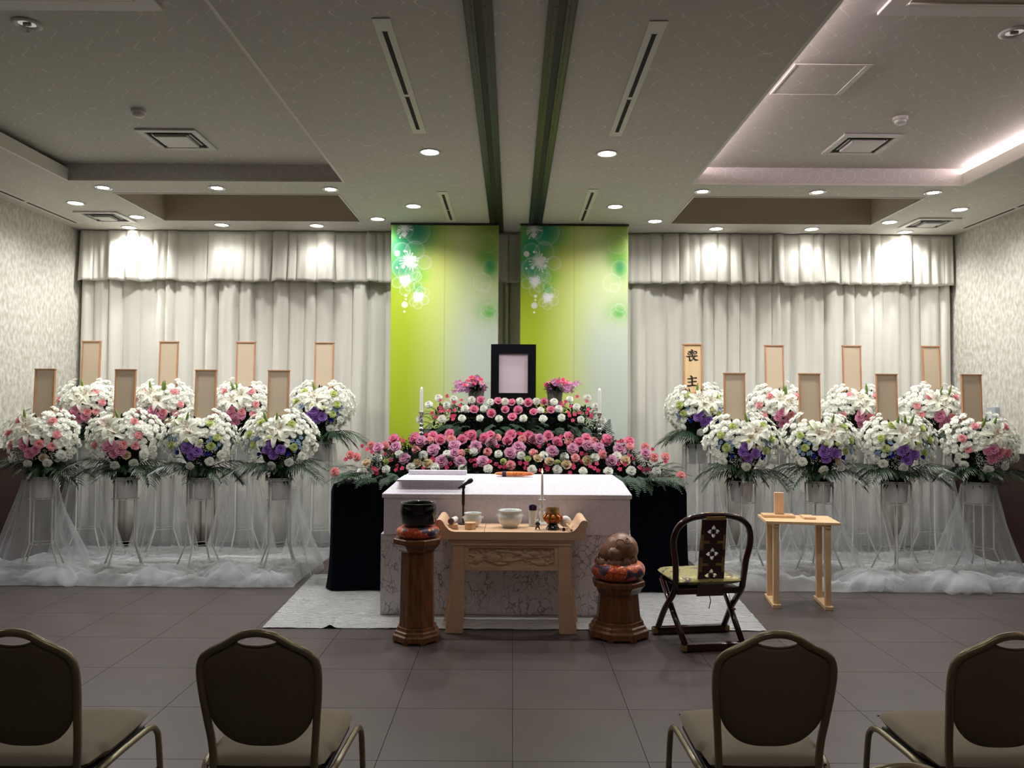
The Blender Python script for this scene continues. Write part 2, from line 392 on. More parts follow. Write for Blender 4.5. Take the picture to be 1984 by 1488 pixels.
# led tubes in the right coffer (only that one is lit)
for x, lab in ((3.93, 'glowing light tube in the right coffer, side nearest the right wall'), (1.47, 'hidden light tube in the right coffer, side nearest the ceiling beam')):
    t = thing('cove_light', lab, 'light', (x, 0, 3.537))
    MB().tube([(0, -2, 0.076), (0, 6.72, 0.076)], 0.011, 8).build('tube', M['led'], t, True)
    MB().box(-0.02, 0.02, -2.02, 6.74, 0.0, 0.06).build('base', M['trim'], t)

# ---------------------------------------------------------------- ceiling fittings
def downlight(x, y, where, ring=False, power=1.0, z=ZC):
    t = thing('downlight', where, 'light', (x, y, z), group='ceiling downlights')
    r = 0.066 if not ring else 0.058
    MB().lathe([(r, -0.001), (r + 0.016, -0.001), (r + 0.018, 0.0), (r + 0.016, -0.007), (r, -0.006), (r, -0.001)], 32, close=False).build('ring', M['trim'] if not ring else M['chrome'], t, True)
    MB().lathe([(0.0, -0.0025), (r - (0.012 if ring else 0), -0.0025), (r - (0.012 if ring else 0), -0.0012), (0, -0.0012)], 32, close=False).build('diffuser', M['disc'], t)
    ld = bpy.data.lights.new('bulb', 'SPOT'); ld.energy = SPOT_W * power; ld.spot_size = R(150); ld.spot_blend = 0.9
    ld.shadow_soft_size = 0.05; ld.color = (1.0, 0.99, 0.97)
    lo = bpy.data.objects.new('bulb', ld); COL.objects.link(lo); lo.parent = t; lo.location = (0, 0, -0.03)
DL = [(-0.64, 5.96, 'nearer bright round downlight left of the ceiling tracks', 0, 1.25), (0.71, 5.97, 'nearer bright round downlight right of the ceiling tracks', 0, 1.25),
      (-0.97, 7.6, 'round downlight just above the left green banner', 0, 1.1), (0.98, 7.57, 'round downlight just above the right green banner', 0, 1.1),
      (-1.41, 8.14, 'round downlight at the left edge of the left banner', 0, .5), (1.47, 8.16, 'round downlight at the right edge of the right banner', 0, .5),
      (-2.12, 8.46, 'inner of two downlights between left recess and curtain', 0, .32), (2.19, 8.49, 'inner of two downlights between right recess and curtain', 0, .32),
      (-3.14, 8.45, 'outer of two downlights between left recess and curtain', 0, .32), (3.22, 8.48, 'outer of two downlights between right recess and curtain', 0, .32),
      (-4.21, 8.6, 'downlight close to left curtain that overexposes its valance', 0, 1), (4.29, 8.6, 'downlight close to right curtain that overexposes its valance', 0, 1),
      (-3.89, 8.11, 'downlight right beside the small left ceiling air vent', 0, .8), (3.9, 8.14, 'downlight right beside the small right ceiling air vent', 0, .8),
      (-4.22, 7.56, 'downlight nearest the left wall in front of the small vent', 0, .75), (4.32, 7.6, 'downlight nearest the right wall in front of the small vent', 0, .75),
      (-3.67, 7.01, 'chrome ringed adjustable downlight, left group, nearest the left wall', 1, 1.3), (3.75, 7.01, 'chrome ringed adjustable downlight, right group, nearest the right wall', 1, 1.3),
      (-2.65, 7.0, 'middle chrome ringed adjustable downlight between the left coffers', 1, 1.3), (2.72, 7.02, 'middle chrome ringed adjustable downlight between the right coffers', 1, 1.3),
      (-1.64, 7.02, 'chrome ringed adjustable downlight, left group, nearest the banners', 1, 1.3), (1.69, 7.02, 'chrome ringed adjustable downlight, right group, nearest the banners', 1, 1.3)]
for x, y, lab, ring, p in DL: downlight(x, y, lab, bool(ring), p)

for x, y, lab in ((-0.65, 3.25, 'unseen downlight added above the left foreground chairs as fill'), (0.71, 3.25, 'unseen downlight added above the right foreground chairs as fill'), (-0.65, 0.6, 'unseen downlight added left above the camera as fill'), (0.71, 0.6, 'unseen downlight added right above the camera as fill'),
                  (-4.3, 3.4, 'unseen downlight added over the left side of the seating as fill'), (4.4, 3.4, 'unseen downlight added over the right side of the seating as fill')): downlight(x, y, lab, False, REAR_FILL * (2.5 if abs(x) > 3 else 1))  # out-of-frame downlights added as fill for altar front and chairs
for x, lab in ((-2.9, 'unseen fill lamp added to light the left flower stands'), (3.0, 'unseen fill lamp added to light the right flower stands')):
    t = thing('fill_spotlight', lab, 'light', (x * .45, 3.1, ZC))  # added lamp out of frame, brightens flowers and name boards from the front
    d = (Vector((x * 1.05, 7.4, 1.6)) - Vector((x * .45, 3.1, ZC - .12))).normalized(); q = d.to_track_quat('-Z', 'Y')
    MB().lathe([(0, -.001), (.05, -.001), (.05, -.02), (.012, -.03), (0, -.09)], 24).build('mount', M['plastic'], t, 'auto')
    h = MB().lathe([(.03, .09), (.045, .06), (.05, -.06), (.044, -.06), (.03, .05)], 24).build('housing', M['plastic'], t, 'auto', (0, 0, -.12)); h.rotation_mode = 'QUATERNION'; h.rotation_quaternion = q
    ld = bpy.data.lights.new('bulb', 'SPOT'); ld.energy = SPOT_W * 2.6; ld.spot_size = R(52); ld.spot_blend = 1.0; ld.shadow_soft_size = .09; ld.color = (1, .98, .95)
    lo = bpy.data.objects.new('bulb', ld); COL.objects.link(lo); lo.parent = h; lo.location = (0, 0, -.065)
def track(x0, x1, lab):
    t = thing('ceiling_track', lab, 'track', ((x0 + x1) / 2, 0, ZC)); hw = (x1 - x0) / 2; y0, y1 = -2, 8.7
    for s in (-1, 1):
        a, b = sorted((s * hw, s * hw * 0.3))
        mb = MB().box(a, b, y0, y1, -0.012, -0.001); mb.box(*(sorted((s * hw * 0.62, s * hw * 0.56))), y0, y1, -0.017, -0.012); mb.box(*(sorted((s * hw, s * hw * 0.93))), y0, y1, -0.017, -0.012)
        o = mb.build('flange', M['track'], t)
    MB().box(-hw * 0.3, hw * 0.3, y0, y1, -0.004, -0.001).build('groove', M['track_dark'], t)
    mb = MB()
    for k in range(30):
        for s in (-1, 1): mb.lathe([(0.0045, -0.0135), (0.0045, -0.0122)], 8, (s * hw * 0.45, 0.5 + k * 0.27, 0))
    o = mb.build('screw_heads', M['track_dark'], t); o['kind'] = 'stuff'
track(-0.248, -0.107, 'long dark metal partition track in the ceiling, left one of two')
track(0.160, 0.300, 'long dark metal partition track in the ceiling, right one of two')

def slot(x, y0, y1, lab, w=0.047, side=1):
    t = thing('slot_diffuser', lab, 'air vent', (x, y0, ZC)); L = y1 - y0
    MB().box(-w, w, 0, L, -0.006, -0.001).build('plate', M['trim'], t, bev=0.002)
    for a, b in ((0.08 * L, 0.575 * L), (0.6 * L, 0.95 * L)):
        mb = MB().box(-0.013, 0.013, a, b, -0.0075, -0.0062); o = mb.build('slot', M['slot'], t)
        MB().box(-0.018, -0.013, a, b, -0.009, -0.006).box(0.013, 0.018, a, b, -0.009, -0.006).build('slot_edge', M['trim'], t)
slot(-0.668, 3.88, 5.54, 'long white slot air vent left of the ceiling tracks, nearer one')
slot(0.72, 3.89, 5.57, 'long white slot air vent right of the ceiling tracks, nearer one')
slot(-0.645, 7.07, 8.2, 'long white slot air vent above the left green banner')
slot(0.71, 6.96, 8.2, 'long white slot air vent above the right green banner')
for x, lab in ((-4.68, 'left'), (4.82, 'right')):
    t = thing('line_vent', 'thin dark line vent in the ceiling along the %s wall' % lab, 'air vent', (x, 5.4, ZC))
    for a, b in ((0, 2.1), (2.15, 3.0)): MB().box(-0.012, 0.012, a, b, -0.003, -0.001).build('slot', M['slot'], t)
    MB().box(-0.06, 0.06, -0.05, 3.05, -0.0012, -0.0004).build('plate', M['trim'], t)

def cassette(x, y, w, lab, z, g=.105):
    t = thing('ceiling_air_conditioner', lab, 'air conditioner', (x, y, z)); h = w / 2
    mb = MB()
    for a in ((-h, h, -h, -h + 0.05), (-h, h, h - 0.05, h), (-h, -h + 0.05, -h + 0.05, h - 0.05), (h - 0.05, h, -h + 0.05, h - 0.05)): mb.box(*a, -0.016, -0.001)
    mb.build('frame', M['plastic'], t, bev=0.003)
    MB().box(-h + 0.05, h - 0.05, -h + 0.05, h - 0.05, -0.003, -0.001).build('duct', M['slot'], t)
    q = h - g
    MB().box(-q, q, -q, q, -0.03, -0.004).build('centre_panel', M['plastic'], t, bev=0.004)
    for s in (-1, 1): MB().box(s * (h - 0.085) - 0.006, s * (h - 0.085) + 0.006, -q, q, -0.012, -0.004).build('louvre', M['plastic'], t)
cassette(-2.64, 6.14, 0.46, 'square air conditioner cassette in the left ceiling coffer', ZH)
cassette(2.735, 6.16, 0.46, 'square air conditioner cassette in the right ceiling coffer', ZH)
cassette(-4.21, 8.1, 0.44, 'small dark square air vent in low ceiling near the left wall', ZC, .135)
cassette(4.32, 8.16, 0.44, 'small dark square air vent in low ceiling near the right wall', ZC, .135)
for x0, x1, lab in ((-3.25, -1.84, 'left'), (1.9, 3.3, 'right')):
    t = thing('ceiling_vent', 'large framed ceiling grille at the top %s of the view' % lab, 'air vent', ((x0 + x1) / 2, 3.6, ZH)); h = (x1 - x0) / 2
    MB().box(-h, h, -0.49, 0.49, -0.02, -0.001).build('frame', M['plastic'], t, bev=0.004)
    MB().box(-h + 0.1, h - 0.1, -0.38, 0.38, -0.024, -0.02).build('grille_panel', M['ceil_plain'], t)
    for k in range(9): MB().box(-h + 0.1, h - 0.1, -0.36 + k * 0.088, -0.345 + k * 0.088, -0.032, -0.024).build('slat', M['trim'], t)
for x, y, lab in ((-2.66, 5.54, 'left'), (2.76, 5.59, 'right')):
    t = thing('smoke_detector', 'round white smoke detector on the %s coffer ceiling' % lab, 'smoke detector', (x, y, ZH))
    MB().lathe([(0.05, -0.001), (0.052, -0.02), (0.046, -0.026)], 24).build('base', M['plastic'], t, 'auto')
    MB().lathe([(0.04, -0.026), (0.038, -0.042), (0.024, -0.052)], 24).build('sensor_head', M['plastic'], t, 'auto')
for x, y, lab in ((-2.67, 4.27, 'left'), (2.755, 4.3, 'right')):
    t = thing('emergency_light', 'round emergency lamp with pull tag on %s coffer ceiling' % lab, 'light', (x, y, ZH))
    MB().lathe([(0.045, -0.001), (0.075, -0.001), (0.078, -0.006), (0.06, -0.014), (0.045, -0.005)], 28, close=False).build('ring', M['plastic'], t, True)
    MB().lathe([(0.0, -0.004), (0.045, -0.004), (0.042, -0.002)], 24).build('reflector', M['silver'], t)
    MB().tube([(-0.02, 0, -0.008), (0.02, 0, -0.008)], 0.008, 8).build('bulb', M['plastic'], t, True)
    MB().tube([(0.03, -0.04, -0.01), (0.03, -0.04, -0.05)], 0.0012, 5).prism([(0.018, -0.07), (0.042, -0.07), (0.03, -0.048)], -0.041, -0.039).build('pull_tag', M['plastic'], t)
t = thing('access_panel', 'aluminium framed square access panel in the lit right coffer', 'hatch', (1.93, 4.95, ZH))
for a in ((-0.235, 0.235, -0.235, -0.222), (-0.235, 0.235, 0.222, 0.235), (-0.235, -0.222, -0.222, 0.222), (0.2, 0.235, -0.222, 0.222)):
    MB().box(*a, -0.006, -0.001).build('frame_bar', M['trim'], t)
MB().box(-0.222, 0.2, -0.222, 0.222, -0.003, -0.001).build('panel', M['ceil'], t)
t = thing('intercom', 'grey box intercom mounted on the right wall above the wainscot', 'intercom', (XR, 8.05, 1.3))
MB().box(-0.05, 0, -0.075, 0.075, 0, 0.29).build('body', M['intercom'], t, bev=0.006)
MB().box(-0.054, -0.05, -0.03, 0.03, 0.12, 0.25).build('face_plate', M['plastic'], t)
MB().box(-0.058, -0.054, -0.008, 0.008, 0.15, 0.17).build('button', M['black'], t)

# ---------------------------------------------------------------- curtains
def curtain(name, lab, x0, x1, yc, z0, z1, lam, amp, seed, top=0.6, wavy=0.006, group=None, rows=14, box=False):
    rg = random.Random(seed); n = int((x1 - x0) / 0.0065); ph = [0.0]
    edges = [x0]
    while edges[-1] < x1: edges.append(edges[-1] + lam * rg.uniform(0.6, 1.45))
    am = [rg.choice((.2, .55, .8, 1.0, 1.15)) * rg.uniform(0.85, 1.15) for _ in edges]; sk = [rg.uniform(0.25, 0.75) for _ in edges]
    P = []
    for j in range(rows + 1):
        v = j / rows; z = z1 + (z0 - z1) * v; row = []
        for i in range(n + 1):
            x = x0 + (x1 - x0) * i / n
            xx = x + 0.018 * noise.noise(Vector((x * 2.3, z * 0.9, seed)))*v
            k = max(0, min(len(edges) - 2, next((q for q in range(len(edges) - 1) if edges[q + 1] > xx), len(edges) - 2)))
            t = (xx - edges[k]) / (edges[k + 1] - edges[k]); t = max(0, min(1, t)); s = sk[k]
            u = t / s * 0.5 if t < s else 0.5 + (t - s) / (1 - s) * 0.5
            b = math.sin(PI * u)
            f = b ** 0.42 * am[k]
            y = yc - amp * f * (top + (1 - top) * v) + 0.007 * math.sin(x * 61 + 3 * noise.noise(Vector((x * 3, z, seed)))) * (.4 + .6 * v) + 0.006 * noise.noise(Vector((x * 5, z * 2.5, seed + 3)))
            row.append((x, y, z + (wavy * math.sin(x * 9 + seed) + wavy * f) * (v ** 6)))
        P.append(row)
    o = MB().grid(P).build(name, M['curtain'], None, True, fix=False)
    so = o.modifiers.new('thick', 'SOLIDIFY'); so.thickness = 0.002
    return tag(o, lab, 'curtain', group)
curtain('curtain', 'floor length cream curtain hanging left of the left banner', -4.82, -0.05, 8.83, 0.045, 3.3, 0.165, 0.10, 3)
curtain('curtain', 'floor length cream curtain hanging right of the gap between banners', -0.05, 4.88, 8.83, 0.045, 3.3, 0.165, 0.10, 5)
curtain('valance', 'short pleated cream valance over left curtain, reaching the left wall', -4.82, -0.06, 8.745, 2.925, 3.492, 0.15, 0.085, 11, 0.45, 0.008, box=True)
curtain('valance', 'short pleated cream valance over right curtain, reaching the right wall', -0.06, 4.89, 8.745, 2.925, 3.492, 0.15, 0.085, 14, 0.45, 0.008, box=True)
t = thing('curtain_rail', 'brown curtain rail under the ceiling between the two banners', 'rail', (0, 8.77, 3.49))
MB().box(-4.8, 4.85, 0.02, 0.06, -0.04, -0.003).build('rail', M['oak'], t)

# ---------------------------------------------------------------- green banners (printed fabric: colour is the print)
def banner_mesh(W=1.135, H=2.45):
    nu = 240; us = np.linspace(0, 1, nu + 1)
    vs = np.concatenate([np.arange(0, 0.9, 0.0042), np.linspace(0.9, H / W, 50)])
    U, V = np.meshgrid(us, vs)
    def ss(a, b, x): t = np.clip((x - a) / (b - a), 0, 1); return t * t * (3 - 2 * t)
    C = lambda c: np.array(lin(c)[:3])
    lime, mid, pale, grey = C((176, 196, 36)), C((206, 220, 122)), C((204, 218, 150)), C((206, 216, 204))
    img = lime[None, None] + (mid - lime) * ss(0.1, 0.5, U)[..., None]
    img = img + (pale - img) * ss(0.45, 0.7, U)[..., None]
    fade = ss(0.35, 1.25, V) * ss(0.35, 0.85, U)
    img = img + (grey - img) * fade[..., None]
    img = img + (C((182, 196, 96)) - img) * (ss(0.45, 0.0, V) * ss(0.5, 1.0, U) * 0.8)[..., None]
    img = img + (C((222, 228, 110)) - img) * (np.exp(-((U - .42) ** 2 + (V - .3) ** 2) / .03) * .6)[..., None]
    def blob(u, v, ru, rv, c, a):
        nonlocal img
        g = np.exp(-(((U - u) / ru) ** 2 + ((V - v) / rv) ** 2) ** 1.3) * a
        img = img + (C(c) - img) * g[..., None]
    blob(.22, .08, .24, .20, (120, 190, 40), .8); blob(.10, .30, .17, .25, (90, 185, 60), .8)
    blob(.20, .07, .20, .16, (16, 146, 108), 1); blob(.10, .22, .13, .12, (30, 160, 110), .9); blob(.09, .39, .11, .09, (26, 160, 120), .9)
    blob(.2, .46, .09, .08, (40, 170, 110), .8); blob(.28, .47, .09, .08, (140, 205, 40), .6); blob(.25, .6, .055, .05, (80, 185, 70), .9)
    blob(.93, .12, .16, .2, (130, 170, 60), .8); blob(.89, .30, .10, .1, (112, 176, 56), .85); blob(.93, .40, .07, .1, (96, 180, 70), .9); blob(.92, .38, .035, .06, (40, 150, 100), .8)
    blob(.91, .80, .12, .10, (150, 200, 110), .8); blob(.92, .81, .05, .045, (96, 186, 70), .9)
    def mixw(a, c=(250, 252, 250)):
        nonlocal img
        a = np.clip(a, 0, 1)[..., None]; img = img + (C(c) - img) * a
    def ring(u, v, r, a=.5, fill=.12, lw=.0045):
        d = np.hypot(U - u, V - v); mixw(np.exp(-((d - r) / .003) ** 2) * a * .55 + (d < r) * (.04 + .32 * (d / r) ** 4) * a)
    def dot(u, v, r, a=.95): d = np.hypot(U - u, V - v); mixw(ss(r + .003, r - .004, d) * a)
    for u, v, r, a in [(.24, .06, .12, .35), (.1, .24, .075, .4), (.22, .24, .09, .4), (.31, .35, .065, .5), (.11, .40, .10, .4), (.13, .05, .075, .3), (.2, .45, .07, .4), (.16, .44, .09, .35), (.24, .48, .045, .5),
                       (.06, .54, .05, .45), (.17, .57, .05, .4), (.13, .61, .05, .4), (.25, .57, .04, .45), (.21, .72, .04, .45), (.28, .62, .045, .45), (.31, .70, .045, .45), (.25, .74, .045, .4), (.32, .63, .04, .3),
                       (.85, .53, .085, .35), (.88, .58, .045, .3), (.92, .4, .08, .25), (.9, .17, .09, .2), (.91, .8, .075, .3), (.93, .76, .045, .3), (.9, .85, .07, .25)]: ring(u, v, r, a, .1)
    def burst(u, v, r, n, core, ph=0):
        d = np.hypot(U - u, V - v); mixw(np.exp(-(d / core) ** 2) * .95)
        for k in range(n):
            a = ph + 2 * PI * k / n; L = r * (0.75 + .25 * math.sin(k * 5.1)); ex, ey = u + L * math.cos(a), v + L * math.sin(a)
            t = np.clip(((U - u) * math.cos(a) + (V - v) * math.sin(a)), 0, L); dd = np.hypot(U - u - t * math.cos(a), V - v - t * math.sin(a))
            mixw(np.exp(-(dd / .0042) ** 2) * .85)
            if k % 2 == 0: dot(ex, ey, .0065)
        for k in range(5):   # petal rays
            a = ph + 2 * PI * k / 5; t = np.clip(((U - u) * math.cos(a) + (V - v) * math.sin(a)), 0, r * .7); dd = np.hypot(U - u - t * math.cos(a), V - v - t * math.sin(a))
            mixw(np.exp(-(dd / (.003 + .012 * np.clip(1 - t / r, 0, 1))) ** 2) * .6)
    burst(.175, .335, .10, 20, .035); burst(.135, .52, .06, 18, .04, .3); burst(.255, .67, .055, 18, .04, .7); burst(.12, .03, .1, 14, .02, .2)
    for u, v, r in [(.12, .09, .022), (.055, .265, .027), (.125, .245, .012), (.055, .4, .011), (.112, .393, .017), (.23, .375, .016), (.22, .305, .016), (.14, .66, .014), (.14, .695, .01), (.128, .81, .01)]: dot(u, v, r)
    dot(.13, .745, .03, .7)
    seam = np.exp(-((U - .5) / .006) ** 2) * .16
    img = img * (1 - seam[..., None]); img = np.clip(img, 0, 1)
    nv = len(vs); verts = np.stack([(U - .5) * W, 0 * U, -V * W], -1).reshape(-1, 3)
    idx = np.arange(nv * (nu + 1)).reshape(nv, nu + 1)
    F = np.stack([idx[:-1, :-1], idx[1:, :-1], idx[1:, 1:], idx[:-1, 1:]], -1).reshape(-1, 4)
    me = bpy.data.meshes.new('fabric'); me.vertices.add(len(verts)); me.vertices.foreach_set('co', verts.astype(np.float32).ravel())
    me.loops.add(F.size); me.loops.foreach_set('vertex_index', F.astype(np.int32).ravel()); me.polygons.add(len(F))
    me.polygons.foreach_set('loop_start', np.arange(0, F.size, 4, dtype=np.int32)); me.update()
    ca = me.color_attributes.new('print', 'FLOAT_COLOR', 'POINT')
    ca.data.foreach_set('color', np.concatenate([img.reshape(-1, 3), np.ones((len(verts), 1))], 1).astype(np.float32).ravel())
    m = mat('banner_print', (200, 210, 100), 0.5); a = N(m.node_tree, 'VertexColor'); a.layer_name = 'print'
    m.node_tree.links.new(a.outputs[0], m.node_tree.nodes['Principled BSDF'].inputs['Base Color']); me.materials.append(m)
    me.polygons.foreach_set('use_smooth', [True] * len(me.polygons))
    return me
bme = banner_mesh()
for x, lab in ((-0.722, 'lime green hanging banner with white blossoms, left of the gap'), (0.645, 'lime green hanging banner with white blossoms, right of the gap')):
    t = thing('banner', lab, 'banner', (x, 8.3, 3.485), group='green altar banners')
    o = place('fabric', bme, t, (0, 0, -0.01)); so = o.modifiers.new('thick', 'SOLIDIFY'); so.thickness = 0.004
    MB().tube([(-0.575, 0, 0), (0.575, 0, 0)], 0.011, 10).build('roller_bar', M['track'], t, True)
# ---------------------------------------------------------------- altar tiers, draped in black
def drape(name, lab, x0, x1, y0, y1, z0, z1, amp=0.02, seed=1, mt='black_velvet', flare=0.0):
    rg = random.Random(seed); L = []
    r = 0.03
    def seg(ax, ay, bx, by, n):
        for i in range(n): L.append((ax + (bx - ax) * i / n, ay + (by - ay) * i / n))
    seg(x0 + r, y0, x1 - r, y0, 120); seg(x1, y0 + r, x1, y1, 24); seg(x1, y1, x0, y1, 30); seg(x0, y1, x0, y0 + r, 24)
    cx, cy = (x0 + x1) / 2, (y0 + y1) / 2; rows = 14; P = []
    for j in range(rows + 1):
        v = j / rows; z = z1 + (z0 - z1) * v; row = []
        for i, (x, y) in enumerate(L):
            nx = -1 if x <= x0 + .001 else (1 if x >= x1 - .001 else 0); ny = -1 if y <= y0 + .001 else 0
            s = i * 0.19; f = amp * (0.15 + v ** 1.5) * (math.sin(s * 1.7 + seed) + 0.7 * math.sin(s * 0.63 + 1)) * 0.5
            f += flare * v ** 6
            rr = 0.018 * (1 - min(1, (z1 - z) / 0.03))
            row.append((x + nx * (f - rr), y + ny * (f - rr), z + (0.012 * math.sin(s * 0.9 + seed) * v ** 8 if z0 > 0.03 else 0)))
        P.append(row)
    mb = MB().grid(P, closed=True); n = len(L); mb.add([p for p in P[0]], [tuple(range(n))])
    o = mb.build(name, M[mt], None, 'auto'); return tag(o, lab, 'altar step')
drape('altar_table', 'long black draped altar table standing on the silver foil', -1.545, 1.49, 6.73, 7.22, 0.012, 0.893, 0.025, 1, flare=0.03)
drape('altar_step', 'middle black altar step carrying the two silver candlesticks', -0.9, 0.95, 7.225, 7.43, 0.02, 1.245, 0.004, 2)
drape('altar_step', 'upper black altar step under the smaller rose bank', -0.885, 0.9, 7.44, 7.66, 0.02, 1.345, 0.004, 4)
drape('altar_step', 'topmost black altar step carrying portrait frame and vases', -0.62, 0.66, 7.665, 7.98, 0.02, 1.5, 0.004, 5)
for x0, x1, lab in ((-0.69, -0.47, 'left'), (0.40, 0.67, 'right')):
    t = thing('tray', 'thin white tray on the black step, %s one of two' % lab, 'tray', ((x0 + x1) / 2, 7.33, 1.246)); h = (x1 - x0) / 2
    MB().box(-h, h, -0.08, 0.08, 0.012, 0.02).build('tray_top', M['plastic'], t, bev=0.002)
    for s in (-1, 1): MB().box(s * h * .8 - 0.008, s * h * .8 + 0.008, -0.06, 0.06, 0, 0.012).build('foot', M['plastic'], t)

# portrait
t = thing('portrait_frame', 'black portrait frame with blank pink picture atop the altar', 'picture frame', (0.008, 7.78, 1.502), 0)
hw, H, iw, i0, i1 = 0.222, 0.675, 0.142, 0.195, 0.578
fr = MB()
for a in ((-hw, hw, 0, i0), (-hw, hw, i1, H), (-hw, -iw, i0, i1), (iw, hw, i0, i1)): fr.box(a[0], a[1], -0.015, 0.02, a[2], a[3])
fr.build('frame', M['frame_black'], t)
MB().box(-iw, iw, -0.002, 0.015, i0, i1).build('picture', M['photo'], t)['label'] = 'plain pink picture'
mb = MB()
for a in ((-iw - .006, iw + .006, i0 - .006, i0), (-iw - .006, iw + .006, i1, i1 + .006), (-iw - .006, -iw, i0, i1), (iw, iw + .006, i0, i1)): mb.box(a[0], a[1], -0.018, -0.0151, a[2], a[3])
mb.build('inner_edge', M['black'], t)
MB().box(-0.1, 0.1, 0.02, 0.09, 0, 0.3).build('stand', M['frame_black'], t)

# candlesticks
def candlestick(x, y, z, lab, lab2):
    t = thing('candlestick', lab, 'candlestick', (x, y, z), group='silver candlesticks')
    pr = [(0.0, 0.0), (0.042, 0.0), (0.044, 0.008), (0.036, 0.02), (0.024, 0.03), (0.016, 0.04), (0.026, 0.052), (0.03, 0.062), (0.022, 0.074), (0.012, 0.082), (0.022, 0.095), (0.027, 0.105), (0.02, 0.118),
          (0.011, 0.126), (0.019, 0.138), (0.022, 0.147), (0.016, 0.158), (0.01, 0.165), (0.016, 0.176), (0.018, 0.184), (0.011, 0.194), (0.009, 0.204), (0.014, 0.212), (0.011, 0.222), (0.014, 0.235), (0.022, 0.252), (0.024, 0.258), (0.0, 0.258)]
    MB().lathe(pr, 28).build('stem', M['silver'], t, True)
    MB().lathe([(0.0, 0.2585), (0.04, 0.2585), (0.041, 0.262), (0.0, 0.263)], 28).build('drip_pan', M['silver'], t, True)
    c = thing('candle', lab2, 'candle', (x, y, z + 0.2632), group='altar candles')
    MB().lathe([(0.0, 0), (0.0155, 0), (0.0145, 0.205), (0.011, 0.222), (0.004, 0.232), (0.0, 0.234)], 20).build('wax', M['candle'], c, 'auto')
    MB().tube([(0, 0, 0.233), (0.001, 0, 0.243)], 0.001, 5).build('wick', M['black'], c)
candlestick(-0.843, 7.33, 1.246, 'turned silver candlestick at the left end of the altar', 'unlit white candle in the left silver candlestick')
candlestick(0.808, 7.33, 1.246, 'turned silver candlestick at the right end of the altar', 'unlit white candle in the right silver candlestick')

# ---------------------------------------------------------------- coffin and plinth
t = thing('plinth', 'marble patterned plinth under the white coffin', 'plinth', (-0.04, 6.22, 0.008))
front = []
for i in range(61):
    x = -0.94 + 1.875 * i / 60; front.append((x, -0.265 + 0.012 * math.sin(i * 0.35) - 0.006 * math.cos(i * 0.13)))
poly = front + [(0.935, 0.27), (-0.94, 0.27)]
MB().prism(poly, 0.0, 0.598, 'xy').build('marble_cover', M['marble'], t, 'auto')
MB().box(0.86, 0.955, -0.1, 0.25, 0.5, 0.61).build('corner_flap', M['marble'], t)
t = thing('coffin', 'white brocade covered coffin lying on the marble plinth', 'coffin', (-0.036, 6.2, 0.608))
MB().box(-0.92, 0.92, -0.275, 0.30, 0, 0.272).build('body', M['brocade_white'], t, bev=0.006)
lid = MB(); x0, x1, y0, y1 = -0.932, 0.932, -0.29, 0.315
V = [(x0, y0, .272), (x1, y0, .272), (x1, y1, .272), (x0, y1, .272), (x0, y0, .302), (x1, y0, .302), (x1, y1, .302), (x0, y1, .302),
     (x0 + .09, y0 + .17, .385), (x1 - .045, y0 + .17, .385), (x1 - .075, y1 - .03, .405), (x0 + .115, y1 - .03, .405)]
F = [(3, 2, 1, 0), (0, 1, 5, 4), (1, 2, 6, 5), (2, 3, 7, 6), (3, 0, 4, 7), (4, 5, 9, 8), (5, 6, 10, 9), (6, 7, 11, 10), (7, 4, 8, 11), (8, 9, 10, 11)]
lid.add(V, F).build('lid', M['brocade_white'], t, bev=0.004)
win = MB().box(-0.80, -0.335, -0.205, 0.16, 0.325, 0.386).build('window_box', M['brocade_white'], t, bev=0.003)
MB().box(-0.83, -0.325, -0.235, 0.19, 0.388, 0.402).build('window_door', M['brocade_white'], t, bev=0.003)
MB().box(-0.80, -0.33, 0.192, 0.25, 0.402, 0.438).build('window_door', M['brocade_white'], t, bev=0.003)
mb = MB()
for x in (-0.72, -0.55): mb.box(x - 0.02, x + 0.02, 0.186, 0.2, 0.402, 0.408)
mb.build('hinge', M['plastic'], t)
# brocade sword bag on the coffin
t = thing('brocade_bag', 'orange and gold brocade bag with purple band on the coffin lid', 'bag', (0.02, 6.33, 1.0285), R(-4))
P = []
for i in range(25):
    u = i / 24; x = -0.16 + 0.32 * u; r = 0.020 * min(1, (math.sin(PI * u)) ** 0.35 + 0.02)
    P.append([(x, r * 1.5 * math.cos(a), 0.0 + r * 0.95 * math.sin(a)) for a in [2 * PI * k / 16 for k in range(16)]])
MB().grid(P, closed=True).build('bag', M['brocade_orange'], t, True)
MB().tube([(-0.095, 0.031 * math.cos(a), 0.0195 * math.sin(a)) for a in [2 * PI * k / 24 for k in range(24)]], 0.0022, 6, True).build('cord', M['purple_band'], t, True)
MB().grid([[(x, 0.032 * math.cos(a), 0.0205 * math.sin(a)) for a in [2 * PI * k / 24 for k in range(24)]] for x in (-0.092, -0.065)], closed=True).build('purple_band', M['purple_band'], t, True)

